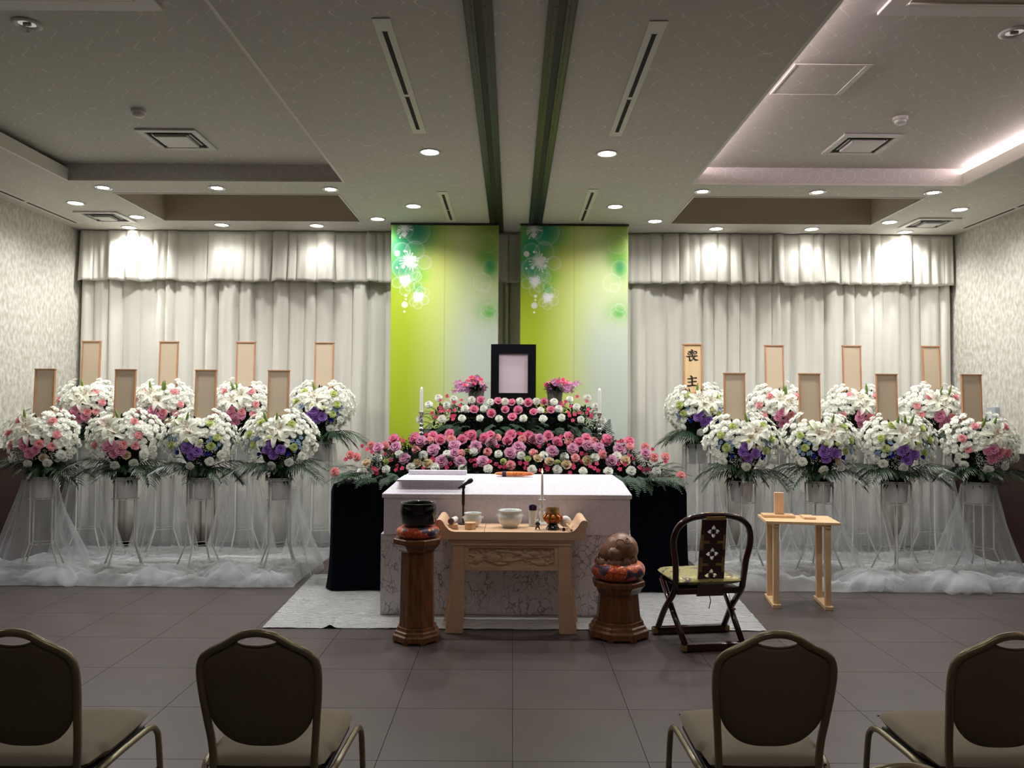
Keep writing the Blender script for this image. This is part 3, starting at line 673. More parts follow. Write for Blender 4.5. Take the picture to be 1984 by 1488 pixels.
# silver foil sheet on the floor
def foil():
    n, m = 420, 200; P = []
    for j in range(m + 1):
        row = []
        for i in range(n + 1):
            u, v = i / n, j / m; x = -1.745 + 3.54 * u + (v * (-0.08 + 0.2 * u)); y = 5.585 + 1.75 * v
            e = 0.006 * noise.noise(Vector((x * 9, 1, 0))) if j == 0 else 0
            wq = noise.noise(Vector((x * 4, y * 4, 9))); z = 0.0035 + 0.009 * abs(noise.noise(Vector((x * 4, y * 9 + wq, 2)))) + 0.008 * abs(noise.noise(Vector((x * 10 + wq, y * 24, 4)))) + .004 * abs(noise.noise(Vector((x * 28, y * 55, 6))))
            z += 0.006 * math.exp(-((y - 5.98) / .012) ** 2) + 0.006 * math.exp(-((y - 6.4) / .012) ** 2)
            z += 0.02 * math.exp(-((x + 1.27 - (y - 5.58) * -0.25) / .03) ** 2) * max(0, 1 - (y - 5.58) / .5)
            if 6.3 > y > 5.85 and -1.1 < x < 1.0: z = 0.004
            if y > 6.65 and -1.6 < x < 1.55: z = 0.004
            row.append((x, y + e, z))
        P.append(row)
    o = MB().grid(P).build('foil_sheet', M['foil'], None, True)
    return tag(o, 'crinkled silver foil sheet spread on the floor under the altar', 'sheet')
foil()

# ---------------------------------------------------------------- incense table
t = thing('incense_table', 'pale wooden incense table with scrolled ends and carved frieze', 'table', (0.0, 5.66, 0))
yf, yb = -0.2, 0.2
prof = [(-0.44, .650), (-0.515, .650), (-0.515, .735)]
e = spline([(0.395, 0.703, 0), (0.425, .712, 0), (.455, .74, 0), (.475, .772, 0), (.495, .785, 0), (.517, .780, 0), (.527, .762, 0), (.520, .745, 0), (.513, .735, 0)], 5)
right = [(p.x, p.y) for p in e]; left = [(-a, b) for a, b in reversed(right)]
poly = [(-0.515, .650), (0.515, .650)] + list(reversed(right)) + list(reversed(left))
MB().prism(poly, yf, yb).build('table_top', M['pale_wood'], t, 'auto')
MB().box(-0.435, 0.435, yf + 0.012, yb - 0.012, 0.630, 0.650).build('moulding', M['pale_wood'], t, bev=0.003)
MB().box(-0.415, 0.415, yf + 0.02, yb - 0.02, 0.605, 0.630).build('moulding', M['pale_wood'], t, bev=0.003)
lp = [(-0.325, .605), (-0.325, .30), (-0.327, .15), (-0.334, 0.0), (-0.457, 0.0), (-0.448, .08), (-0.43, .2), (-0.415, .32), (-0.408, .45), (-0.408, .605)]
for s in (-1, 1):
    for a, b in ((yf + 0.025, yf + 0.075), (yb - 0.075, yb - 0.025)):
        MB().prism([((x - (.03 if a > 0 else 0)) * -s, z) for x, z in lp], a, b).build('leg', M['pale_wood'], t, bev=0.004)
mb = MB(); px, z0, z1, wd = 0.325, 0.432, 0.605, 0.028
mb.box(-px, px, yf + .03, yf + .06, z0, z0 + wd); mb.box(-px, px, yf + .03, yf + .06, z1 - 0.016, z1); mb.box(-px, -px + wd, yf + .03, yf + .06, z0 + wd, z1 - .016); mb.box(px - wd, px, yf + .03, yf + .06, z0 + wd, z1 - .016)
fz = mb.build('frieze_frame', M['pale_wood'], t, bev=0.003)
n, m = 150, 34; P = []
def relief(x, z):
    # pine branch, two cranes' rounded bodies and leafy sprays, as low relief
    h = 0
    for cx, cz, rx, rz in ((-0.13, .51, .055, .030), (-0.165, .53, .03, .02), (0.11, .525, .045, .018), (0.15, .545, .03, .02), (-0.02, .50, .05, .014), (0.2, .48, .04, .022), (-.24, .5, .03, .026), (.04, .55, .03, .018), (.25, .54, .025, .02), (-.08, .565, .04, .012)):
        d = ((x - cx) / rx) ** 2 + ((z - cz) / rz) ** 2
        if d < 1: h = max(h, 0.009 * math.sqrt(1 - d) + 0.001 * math.sin((x * 1.2 + z * 2) * 420))
    br = .49 + .018 * math.sin(x * 22) ; h = max(h, 0.007 * max(0, 1 - abs(z - br) / .007))
    br = .54 + .02 * math.sin(x * 17 + 2); h = max(h, 0.006 * max(0, 1 - abs(z - br) / .006))
    h = max(h, 0.006 * max(0, abs(noise.noise(Vector((x * 26, z * 34, 3)))) * 2.2 - .35))
    return h
for j in range(m + 1):
    P.append([(-px + wd + (2 * px - 2 * wd) * i / n, yf + .054 - 1.8 * relief(-px + wd + (2 * px - 2 * wd) * i / n, z0 + wd + (z1 - z0 - wd - .016) * j / m), z0 + wd + (z1 - z0 - wd - .016) * j / m) for i in range(n + 1)])
MB().grid(P).build('carved_panel', M['pale_wood'], t, True)
MB().box(-0.19, -0.187, yf + 0.001, yb - 0.001, 0.7032, 0.7042).build('seam_strip', M['red_lacquer'], t)  # dark red strip drawn where the table top has a seam gap
TZ = 0.7045
def censer(x, y, r, h, lab):
    t = thing('incense_bowl', lab, 'bowl', (x, y, TZ)); k = r; q = h
    pr = [(0, 0), (.55 * k, 0), (.56 * k, .04 * q), (.78 * k, .18 * q), (.97 * k, .42 * q), (1.0 * k, .6 * q), (.96 * k, .74 * q), (.86 * k, .85 * q), (.85 * k, .89 * q), (.96 * k, .96 * q), (.95 * k, 1.0 * q), (.84 * k, .985 * q), (.76 * k, .9 * q), (.74 * k, .82 * q), (0, .80 * q)]
    MB().lathe(pr, 40, close=False).build('body', M['porcelain'], t, True)
    MB().lathe([(.735 * k, .84 * q), (.3 * k, .85 * q), (0, .85 * q)], 30, close=False).build('ash', M['vase'], t, True)
    for s in (-1, 1): MB().lathe([(0, -.1 * q), (.1 * q, -.03 * q), (.1 * q, .05 * q), (0, .12 * q)], 12, (s * k * 1.0, 0, .64 * q)).build('handle', M['porcelain'], t, True)
censer(-0.28, 5.70, 0.066, 0.098, 'small white porcelain incense bowl, left part of the incense table')
censer(-0.012, 5.68, 0.089, 0.122, 'large white porcelain incense bowl at the middle of the incense table')
t = thing('octagonal_box', 'small octagonal wooden incense box before the small bowl', 'box', (-0.291, 5.585, TZ))
MB().lathe([(0, 0), (.041, 0), (.041, .034), (0, .034)], 8, rot=PI / 8).build('body', M['light_wood'], t, bev=.002); MB().lathe([(0, .0342), (.043, .0342), (.043, .046), (0, .046)], 8, rot=PI / 8).build('lid', M['light_wood'], t, bev=.002)
t = thing('wood_block', 'trapezoid wooden block carrying a small clapper, left end of table', 'block', (-0.418, 5.6, TZ), R(4))
MB().prism([(-.043, 0), (.043, 0), (.034, .033), (-.034, .033)], -.04, .06).build('body', M['pale_wood'], t, bev=.003)
t = thing('clapper', 'pale wooden striker with a dark red end lying on the block', 'striker', (-0.418, 5.6, TZ + .033), R(-12))
MB().lathe([(0, 0), (.02, .0), (.022, .006), (.0225, .02), (.0, .02)], 20, m=Matrix.Translation((0, -0.05, .0225)) @ Matrix.Rotation(R(-90), 4, 'X')).build('red_end', M['red_lacquer'], t, 'auto')
MB().lathe([(0, .02), (.0215, .02), (.019, .13), (.0165, .14), (0, .142)], 20, m=Matrix.Translation((0, -0.05, .0225)) @ Matrix.Rotation(R(-90), 4, 'X')).build('handle', M['candle'], t, 'auto')
t = thing('microphone_stand', 'black desk microphone on round base behind the small bowl', 'microphone', (-0.355, 5.80, TZ))
MB().lathe([(0, 0), (.038, 0), (.038, .008), (.01, .014), (0, .014)], 24).build('base', M['black'], t, 'auto')
MB().tube([(0, 0, .01), (0, 0, .19)], .0075, 12).tube([(0, 0, .14), (0, 0, .24)], .011, 12).build('pole', M['black'], t, 'auto')
MB().tube([(0, 0, .24), (0.0, 0, .262), (.006, 0, .275)], .009, 10).box(-.014, .014, -.012, .012, .262, .278).build('clip', M['black'], t, bev=.002)
mb = MB(); mm = Matrix.Translation((.0, 0, .285)) @ Matrix.Rotation(R(58), 4, 'Y')
mb.lathe([(0, -.045), (.009, -.045), (.012, .03), (.017, .045), (.019, .058), (.016, .072), (.008, .08), (0, .081)], 18, m=mm); mb.build('microphone_head', M['black'], t, 'auto')
t = thing('incense_cup', 'white cup holding dark incense sticks on incense table', 'cup', (0.152, 5.735, TZ))
MB().lathe([(0, 0), (.031, 0), (.032, .004), (.026, .03), (.027, .07), (.035, .115), (.033, .115), (.025, .07), (.024, .01), (0, .01)], 28, close=False).build('body', M['porcelain'], t, 'auto')
rg = random.Random(4); mb = MB()
for i in range(46):
    a, q = rg.uniform(0, 2 * PI), math.sqrt(rg.uniform(0, 1)); mb.tube([(.015 * q * math.cos(a), .015 * q * math.sin(a), .02), (.031 * q * math.cos(a), .031 * q * math.sin(a), .155 - .012 * q * q)], .0035, 5)
o = mb.build('incense_sticks', M['purple_band'], t); o['kind'] = 'stuff'
t = thing('candle_holder', 'white porcelain candle holder at the back of the incense table', 'candlestick', (0.222, 5.80, TZ))
MB().lathe([(0, 0), (.04, 0), (.041, .004), (.03, .016), (.016, .026), (.013, .04), (.02, .058), (.024, .075), (.02, .092), (.012, .102), (.012, .11), (.019, .118), (.021, .128), (.014, .14), (.012, .15), (.014, .165), (.026, .178), (.028, .184), (.0, .182)], 28).build('stem', M['porcelain'], t, True)
t = thing('candle', 'lit white candle with a small flame above the incense table', 'candle', (0.222, 5.80, TZ + .183))
MB().lathe([(0, 0), (.0105, 0), (.0085, .178), (.006, .186), (0, .186)], 16).build('wax', M['candle'], t, 'auto')
MB().tube([(0, 0, .186), (0, 0, .193)], .0012, 5).build('wick', M['black'], t)
MB().lathe([(0, .189), (.0045, .195), (.0058, .203), (.004, .214), (.0015, .224), (0, .229)], 12).build('flame', M['flame'], t, True)
t = thing('figurine', 'tiny dark red figure stand with white cap beside the gold bowl', 'figurine', (0.182, 5.565, TZ))
MB().lathe([(0, .014), (.014, .016), (.011, .026), (.017, .036), (.018, .044), (.01, .054), (0, .056)], 12).build('body', M['red_lacquer'], t, True)
for a in range(4): MB().tube([(0, 0, .022), (.014 * math.cos(a * PI / 2 + .8), .014 * math.sin(a * PI / 2 + .8), .014), (.021 * math.cos(a * PI / 2 + .8), .021 * math.sin(a * PI / 2 + .8), .003)], [.006, .0055, .003], 6).build('foot', M['red_lacquer'], t, True)
MB().lathe([(0, .055), (.008, .056), (.009, .064), (.005, .072), (0, .073)], 12).build('cap', M['candle'], t, True)
# lotus bowl
t = thing('lotus_burner', 'golden lotus shaped bowl on a glossy black foot', 'bowl', (0.29, 5.60, TZ))
MB().lathe([(0, 0), (.047, 0), (.049, .006), (.04, .02), (.033, .036), (.045, .042), (.045, .048), (0, .05)], 36).build('foot', M['gloss_black'], t, 'auto')
pet = MB(); Pp = []
for j in range(9):
    v = j / 8; w = .021 * math.sin(PI * min(1, .18 + v * .72)) ** .7 * (1 if v < .8 else 1 - (v - .8) * 2.0)
    Pp.append([(math.sin(u * .9) * w * 1.1, -(.034 + .034 * math.sin(PI * (.08 + .8 * v)) + .006 * math.cos(u * 1.3)), .047 + .062 * v) for u in np.linspace(-1, 1, 7)])
pm = pet.grid(Pp).mesh('petal', M['gold'], True)
for k in range(10):
    o = place('petal', pm, t); o.rotation_euler = (0, 0, 2 * PI * k / 10); so = o.modifiers.new('s', 'SOLIDIFY'); so.thickness = .003
MB().lathe([(.03, .048), (.036, .10), (.046, .112), (.048, .148), (.044, .148), (.042, .115), (0, .108)], 36, close=False).build('inner_bowl', M['brass'], t, 'auto')
t = thing('mallet', 'round white headed mallet with wooden handle leaning on scroll end', 'mallet', (0.412, 5.49, TZ + .012), 0)
MB().tube([(0, -.045, .004), (-.012, .04, .012), (-.026, .135, .022)], .0085, 10).build('handle', M['light_wood'], t, True)
MB().lathe([(0, -.032), (.022, -.03), (.038, -.016), (.042, 0), (.038, .016), (.022, .03), (0, .032)], 28, m=Matrix.Translation((-.03, .155, .034)) @ Matrix.Rotation(R(-80), 4, 'X')).build('head', M['candle'], t, True)
t = thing('lighter', 'small black and white lighter lying at the table edge', 'lighter', (0.365, 5.53, TZ + .0105), R(-10))
MB().tube([(0, 0, 0), (0, .05, 0)], .0105, 14).build('body', M['plastic'], t, 'auto'); MB().tube([(0, -.016, 0), (0, -.0005, 0)], .0112, 14).build('tip', M['gloss_black'], t, 'auto')

# ---------------------------------------------------------------- octagonal stands with bell and wooden fish
def oct_stand(x, y, lab, rt, rc0, rc1, rb, h, hb, ht):
    t = thing('octagonal_stand', lab, 'stand', (x, y, 0)); k = 1 / math.cos(PI / 8)
    L = lambda pr, nm, : MB().lathe([(a * k, b) for a, b in pr], 8, rot=PI / 8).build(nm, M['oak'], t, bev=.003)
    L([(0, .012), (rb, .012), (rb, hb * .45), (rb * .93, hb * .55), (rb * .9, hb * .7), (rb * .84, hb * .78), (rc1 * 1.12, hb), (0, hb)], 'base')
    for i in range(8):
        a = 2 * PI * i / 8 + PI / 8; MB().box(-.03, .03, -.02, .02, 0, .02, m=Matrix.Rotation(a, 4, 'Z') @ Matrix.Translation((rb * k - .034, 0, 0))).build('foot', M['oak'], t, bev=.003)
    L([(0, hb), (rc1, hb), (rc0, h - ht), (0, h - ht)], 'column')
    L([(0, h - ht), (rc0 * 1.1, h - ht), (rc0 * 1.14, h - ht + .012), (rt * .9, h - ht * .62), (rt * .94, h - ht * .5), (rt, h - ht * .42), (rt, h - .006), (rt * .96, h), (0, h)], 'top')
    return t
def ring_cushion(x, y, z, r, h, lab, mt):
    t = thing('cushion', lab, 'cushion', (x, y, z)); pr = [(0, h * .55)]
    for i in range(13):
        a = PI / 2 - PI * i / 12; pr.append((r - h * .62 + h * .62 * math.cos(a) if i not in () else 0, h / 2 + h / 2 * math.sin(a)))
    pr = [(0, h * .62)] + [(r * .55, h * .8)] + pr[1:] + [(0, 0)]
    n = 64; P = []
    for rr, zz in pr: P.append([((rr + (.03 * rr * math.sin(8 * a) * (rr / r))) * math.cos(a), (rr + (.03 * rr * math.sin(8 * a) * (rr / r))) * math.sin(a), max(0, zz)) for a in [2 * PI * i / n for i in range(n)]])
    MB().grid(P, closed=True).build('brocade_cover', mt, t, True)
    return t
oct_stand(-0.633, 5.352, 'tall octagonal oak stand carrying the black bell bowl', .155, .104, .112, .153, .685, .10, .09)
ring_cushion(-0.633, 5.352, .686, .143, .072, 'red brocade ring cushion under the black bell bowl', M['brocade_red'])
t = thing('bell_bowl', 'large glossy black bell bowl on its red cushion', 'bell', (-0.628, 5.352, .738))
MB().lathe([(0, .004), (.06, 0), (.09, .012), (.113, .045), (.124, .085), (.125, .12), (.120, .155), (.117, .172), (.119, .178), (.112, .178), (.108, .168), (.112, .12), (.108, .07), (.08, .03), (0, .02)], 56, close=False).build('bowl', M['gloss_black'], t, True)
oct_stand(0.738, 5.48, 'short octagonal oak stand carrying the wooden fish drum', .172, .128, .145, .196, .385, .115, .085)
ring_cushion(0.738, 5.48, .386, .185, .125, 'orange brocade ring cushion under the carved wooden fish', M['brocade_red'])
t = thing('wooden_fish', 'carved brown wooden fish drum resting on the orange cushion', 'drum', (0.738, 5.47, .478), R(0))
n, m = 72, 48; P = []
def fish_pt(x, y, z):
    """round drum on the right that runs down into a pointed skirt at the lower left"""
    k = max(0.0, -x) * max(0.0, .45 - z) / 1.2
    r = 1 + .010 * noise.noise(Vector((x * 4, y * 4, z * 4)))
    r += .020 * max(0, math.sin((x * 1.1 + z * .8) * 7 + 1.2)) ** 6 * max(0, -y)      # carved ridges sweeping over the shell
    px = .118 * x * r + .016 - .075 * k; pz = .112 + .110 * z * r - .02 * k; py = .115 * y * r * (1 - .1 * k)
    return (px, py, max(0.0, pz))
for j in range(m + 1):
    ph = PI * j / m
    P.append([fish_pt(math.sin(ph) * math.cos(2 * PI * i / n), math.sin(ph) * math.sin(2 * PI * i / n), math.cos(ph)) for i in range(n)])
MB().grid(P, closed=True).build('body', M['wood_fish'], t, True)
def on_body(x, z, off=0.0):   # front of the drum
    a = (x - .016) / .118; b = (z - .112) / .110; d = math.sqrt(max(0.02, 1 - a * a - b * b)); return (x, -.115 * d - off, z)
def spiral(cx, cz, r, turns, s=1, a0=0): return [on_body(cx + s * r * (1 - .85 * k / 30) * math.cos(a0 + turns * 2 * PI * k / 30), cz + r * (1 - .85 * k / 30) * math.sin(a0 + turns * 2 * PI * k / 30), .001) for k in range(31)]
tail = [on_body(*p, .001) for p in ((-.035, .135), (-.02, .155), (-.028, .175), (-.015, .19), (.01, .19), (.026, .186))]
MB().tube(spline(tail, 4), [.003] * 21, 7).build('carved_scroll', M['wood_fish'], t, True)
MB().tube(spiral(.045, .186, .019, 1.7, a0=PI), [.0042] * 22 + [.003] * 9, 7).build('carved_scroll', M['wood_fish'], t, True)
MB().tube(spline([on_body(*p, .001) for p in ((.05, .165), (.075, .168), (.095, .150))], 5), .003, 7).build('carved_scroll', M['wood_fish'], t, True)
MB().tube(spline([on_body(*p, .001) for p in ((.055, .03), (.045, .06), (.055, .10), (.082, .125))], 5), .0028, 7).build('carved_groove_edge', M['wood_fish'], t, True)
jc = Vector((-.035, -.072, .088))
MB().lathe([(0, -.058), (.03, -.049), (.049, -.029), (.057, 0), (.049, .029), (.03, .049), (0, .058)], 32, jc).build('jewel', M['wood_fish'], t, True)
for s, cx in ((1, -.020), (-1, .018)):
    pts = []
    for k in range(30):
        r = .019 * (1 - .85 * k / 29); a = k * .42; dx, dz = cx + s * r * math.cos(a), .012 + r * math.sin(a)
        pts.append(jc + Vector((dx, -math.sqrt(max(.0, .0575 ** 2 - dx * dx - dz * dz)), dz)))
    MB().tube(pts, .0016, 6).build('carved_scroll', M['wood_fish'], t, True)
# leafy skirt: a thick wavy rim hugging the lower front
P = []
for j in range(10):
    v = j / 9; row = []
    for k in range(121):
        a = PI * .96 + PI * 1.08 * k / 120; w = .10 * math.sin(9 * a) + .06 * math.sin(23 * a + 1)
        rx = .150 if math.cos(a) < 0 else .118
        bulge = math.sin(PI * v)
        row.append(((rx - .004 + (.014 * bulge) * (1 + w * 3)) * math.cos(a) + .0, (.112 + .016 * bulge * (1 + w * 3)) * math.sin(a), max(.001, -.004 + .066 * v * (1 + w * 1.4) + .01 * math.cos(a))))
    P.append(row)
o = MB().grid(P).build('carved_skirt', M['wood_fish'], t, True); o.modifiers.new('s', 'SOLIDIFY').thickness = .01

# ---------------------------------------------------------------- priest's folding chair seen from behind
t = thing('folding_chair', 'burgundy lacquered priest chair with pierced splat and brocade cushion', 'chair', (1.285, 5.34, 0), R(9))
half = [(.242, .20, .05), (.238, .08, .20), (.232, -.09, .36), (.234, -.12, .44), (.243, -.14, .56), (.262, -.155, .66), (.262, -.165, .73), (.235, -.18, .80), (.175, -.19, .845), (.09, -.195, .866), (0, -.197, .872)]
full = [Vector((-x, y, z)) for x, y, z in half] + [Vector(p) for p in reversed(half[:-1])]
MB().tube(spline(full, 6), .0205, 12).build('hoop_frame', M['red_lacquer'], t, True)
for s in (-1, 1):
    MB().tube([(s * .195, -.20, .03), (s * .205, .0, .2), (s * .212, .20, .385)], .0195, 10).build('leg', M['red_lacquer'], t, True)
    MB().tube([(s * .225, -.02, .215), (s * .2, .0, .205)], .008, 8).build('pivot', M['brass'], t, True)
for y, w in ((-.2, .225), (.21, .275)):
    MB().box(-w, w, y - .022, y + .022, .004, .05).build('floor_bar', M['red_lacquer'], t, bev=.004)
    for s in (-1, 1): MB().box(s * w - (.03 if s > 0 else -.0) - (0 if s > 0 else .002), s * w + (.002 if s > 0 else .03), y - .024, y + .024, .01, .046).build('brass_end', M['brass'], t, bev=.002)
MB().box(-.225, .225, -.125, -.09, .345, .385).build('seat_rail', M['red_lacquer'], t, bev=.004)
MB().box(-.22, .22, .185, .22, .375, .405).build('seat_rail', M['red_lacquer'], t, bev=.004)
P = [[(-.2 + .4 * i / 12, -.1 + .3 * j / 10, .385 - .012 * math.sin(PI * i / 12)) for i in range(13)] for j in range(11)]
MB().grid(P).build('seat_web', M['red_lacquer'], t, True).modifiers.new('s', 'SOLIDIFY').thickness = .006
def pillow(w, d, h, nx=22, ny=20, k=6):
    mb = MB()
    for sg in (1, -1):
        P = []
        for j in range(ny + 1):
            v = -1 + 2 * j / ny
            P.append([(w * u * (1 - .04 * v * v), d * v * (1 - .04 * u * u), sg * h * (1 - abs(u) ** k) ** .4 * (1 - abs(v) ** k) ** .4) for u in [-1 + 2 * i / nx for i in range(nx + 1)]])
        mb.grid(P)
    return mb
o = pillow(.232, .215, .03).build('cushion_pad', M['brocade_green'], t, True, (-.005, .06, .432)); o['label'] = 'green and gold brocade seat pad'
MB().tube([(0, -.11, .345), (.004, -.125, .30), (-.006, -.12, .25)], .003, 6).build('cushion_tie', M['black'], t, True)
def heart(cx, cz, a, s=.0165):
    pts = []
    for k in range(18):
        q = 2 * PI * k / 18; x = .9 * math.sin(q) ** 3; z = (13 * math.cos(q) - 5 * math.cos(2 * q) - 2 * math.cos(3 * q) - math.cos(4 * q)) / 16
        x, z = x * s, -z * s * 1.15 + .004; z += -.0
        pts.append((cx + x * math.cos(a) - (z + .023) * math.sin(a), cz + x * math.sin(a) + (z + .023) * math.cos(a)))
    return pts
outs = [[(-.092, -.27), (.092, -.27), (.088, .0), (.084, .245), (-.084, .245), (-.088, .0)]]
for cz in (.165, .015, -.13):
    for k in range(4): outs.append(heart(0, cz, k * PI / 2))
lean = math.atan2(.075, .5)
mm = Matrix.Translation((0, -.155, .60)) @ Matrix.Rotation(lean, 4, 'X')
sp = holed('splat', outs, .014, M['red_lacquer'], t, mm)
for cz in (.095, -.055):
    mb = MB()
    for s in (-1, 1):
        mb.box(s * .076 - .010, s * .076 + .010, -.0105, -.0075, cz - .05, cz + .05, m=mm); mb.box(*sorted((s * .066, s * .026)), -.0105, -.0075, cz - .009, cz + .009, m=mm)
    mb.build('brass_mount', M['brass'], sp)
MB().box(-.066, .066, -.222, -.214, .842, .866).build('brass_mount', M['brass'], t, bev=.004)
MB().box(-.066, .066, -.214, -.182, .884, .889).build('brass_mount', M['brass'], t, bev=.002)

# ---------------------------------------------------------------- small side table and tablet
t = thing('side_table', 'small light wooden table with sled feet, right of the priest chair', 'table', (2.30, 6.38, 0), R(-8))
MB().box(-.28, .28, -.2, .2, .658, .680).build('table_top', M['light_wood'], t, bev=.003)
for s in (-1, 1):
    MB().box(s * .195 - .032, s * .195 + .032, -.19, .19, 0, .028).build('foot', M['light_wood'], t, bev=.003)
    MB().box(s * .195 - .02, s * .195 + .02, -.18, .18, .63, .658).build('bearer', M['light_wood'], t, bev=.002)
    for y in (-.14, .14): MB().box(s * .195 - .022, s * .195 + .022, y - .02, y + .02, .028, .63).build('leg', M['light_wood'], t, bev=.002)
rot = R(-8); cs, sn = math.cos(rot), math.sin(rot)
def on_tab(x, y): return (2.30 + x * cs - y * sn, 6.38 + x * sn + y * cs)
x, y = on_tab(-.14, .07)
t = thing('wooden_board', 'flat light wooden board lying under the upright tablet', 'board', (x, y, .681), rot)
MB().box(-.125, .125, -.07, .07, 0, .02).build('slab', M['light_wood'], t, bev=.002)
x, y = on_tab(-.13, .08)
t = thing('wooden_tablet', 'upright plain wooden tablet standing on the flat board', 'tablet', (x, y, .702), rot)
MB().box(-.037, .037, -.02, .02, 0, .175).build('block', M['light_wood'], t, bev=.002)
x, y = on_tab(.085, .03)
t = thing('wooden_block', 'small flat wooden block lying on the right of the side table', 'lid', (x, y, .681), rot - R(0))
MB().box(-.045, .045, -.08, .08, 0, .017).build('slab', M['light_wood'], t, bev=.002)

# ---------------------------------------------------------------- banquet chairs in the foreground
def banquet_chair(loc, lab, rz=0):
    t = thing('banquet_chair', lab, 'chair', loc, rz, 'beige banquet chairs')
    def back_y(z): return .10 * (1 - (z - .45) / .43) if z > .45 else .10 - .10 * (.45 - z) / .45
    half = [(.165, .0), (.160, .2), (.158, .40), (.162, .50), (.172, .60), (.180, .68), (.182, .75), (.172, .79), (.145, .815), (.10, .838), (.06, .862), (.03, .872), (0, .875)]
    full = [Vector((-x, back_y(z), z)) for x, z in half] + [Vector((x, back_y(z), z)) for x, z in reversed(half[:-1])]
    MB().tube(spline(full, 5), .0125, 12).build('back_frame', M['chair_frame'], t, True)
    ph = [(0, .497), (.05, .50), (.095, .515), (.13, .545), (.156, .585), (.168, .64), (.175, .70), (.176, .752), (.165, .79), (.138, .812), (.092, .836), (.068, .849), (.04, .836), (0, .831)]
    ol = [(p.x, p.y) for p in spline([(a, b, 0) for a, b in ph], 4)]
    ol = ol + [(-a, b) for a, b in reversed(ol[1:-1])]
    lean = math.atan2(.10, .43)
    def bk(th):
        V = []; F = []; n = len(ol); c = (0, .66)
        rings = [(1.0, 0), (.975, .007), (.9, .013), (.6, .017), (.2, .018)]
        vs = []
        for k, d in rings:
            for a, b in ol: vs.append((c[0] + (a - c[0]) * k, -d * th, c[1] + (b - c[1]) * k))
        for r_ in range(len(rings) - 1):
            for i in range(n): F.append((r_ * n + i, r_ * n + (i + 1) % n, (r_ + 1) * n + (i + 1) % n, (r_ + 1) * n + i))
        F.append(tuple((len(rings) - 1) * n + i for i in range(n)))
        return [(x, y + back_y(z), z) for x, y, z in vs], F
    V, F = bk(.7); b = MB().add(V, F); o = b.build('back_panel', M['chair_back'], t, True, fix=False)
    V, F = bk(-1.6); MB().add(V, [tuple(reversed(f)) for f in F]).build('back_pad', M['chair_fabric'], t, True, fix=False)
    mb = MB().tube(spline([(a, back_y(b) - .004, b) for a, b in ((-.066, .846), (-.04, .837), (0, .832), (.04, .837), (.066, .846))], 4), .004, 6)
    mb.build('piping', M['chair_frame'], t, True)
    st = pillow(.207, .215, .036, 26, 26, 4.5)
    st.v = [(x * (1 - .06 * (y < -.1)), y, z) for x, y, z in st.v]
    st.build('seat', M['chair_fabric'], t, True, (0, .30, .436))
    MB().box(-.19, .19, .1, .49, .388, .405).build('seat_base', M['black'], t, bev=.006)
    for s in (-1, 1):
        pts = spline([(s * .165, .085, .30), (s * .19, .11, .375), (s * .214, .18, .408), (s * .222, .34, .412), (s * .226, .45, .408), (s * .229, .495, .38), (s * .231, .51, .33), (s * .236, .525, .15), (s * .24, .535, 0.0)], 5)
        MB().tube(pts, .011, 10).build('leg', M['chair_frame'], t, True)
        MB().tube([(s * .232, .515, .24), (s * .166, .045, .235)], .007, 8).build('stretcher', M['chrome'], t, True)
    return t
banquet_chair((-1.52, 2.42, 0), 'leftmost foreground banquet chair, cut off by the left frame edge', R(0))
banquet_chair((-0.777, 2.43, 0), 'whole banquet chair in the foreground left of the centre aisle', R(0))
banquet_chair((0.822, 2.45, 0), 'whole banquet chair in the foreground right of the centre aisle', R(0))
banquet_chair((1.555, 2.45, 0), 'rightmost foreground banquet chair, cut off by the right frame edge', R(0))
banquet_chair((0.765, 1.55, 0), 'nearest banquet chair, only its top edge showing at bottom right', R(0))
# ---------------------------------------------------------------- flower meshes (shared by every bloom)
def petals(rings, seed=0):
    """rings: (count, length, width, tilt0, tilt1, z0, ruffle, cup, point, nu, nv)"""
    rg = random.Random(seed); mb = MB()
    for (cnt, L, W, t0, t1, z0, ruf, cup, point, nu, nv) in rings:
        off = rg.uniform(0, 2 * PI)
        for i in range(cnt):
            a = off + 2 * PI * i / cnt + rg.uniform(-.12, .12); ca, sa = math.cos(a), math.sin(a); l = L * rg.uniform(.9, 1.08); ph = rg.uniform(0, 6)
            r, z, P = .0012, z0, []
            for j in range(nv + 1):
                v = j / nv; th = t0 + (t1 - t0) * v
                if j: r += l / nv * math.sin(th); z += l / nv * math.cos(th)
                w = W * (math.sin(PI * min(1, .12 + v * .62)) ** .8 if not point else math.sin(PI * (.08 + v * .9)) ** .8)
                if not point and v > .93: w *= .86
                row = []
                for q in range(nu + 1):
                    u = -1 + 2 * q / nu; rr = r - cup * u * u * w * math.cos(th); zz = z + cup * u * u * w * math.sin(th)
                    e = ruf * math.sin(u * 5.5 + ph) * v * v; rr += e * math.cos(th); zz -= e * math.sin(th)
                    y = u * w; row.append((rr * ca - y * sa, rr * sa + y * ca, zz))
                P.append(row)
            mb.grid(P)
    return mb
carn = petals([(5, .026, .016, .1, .3, 0, .006, .3, 0, 4, 3), (7, .030, .018, .45, .75, 0, .006, .25, 0, 4, 3), (8, .034, .019, .85, 1.25, 0, .005, .2, 0, 4, 3), (8, .036, .019, 1.15, 1.75, -.002, .005, .1, 0, 4, 3)], 1)
rose = petals([(3, .034, .018, .12, -.3, 0, 0, 1.1, 0, 4, 4), (4, .035, .021, .35, -.05, 0, 0, .9, 0, 4, 4), (5, .037, .024, .7, .35, 0, .001, .7, 0, 4, 4), (6, .042, .025, 1.05, 1.3, -.002, .002, .35, 0, 4, 4)], 2)
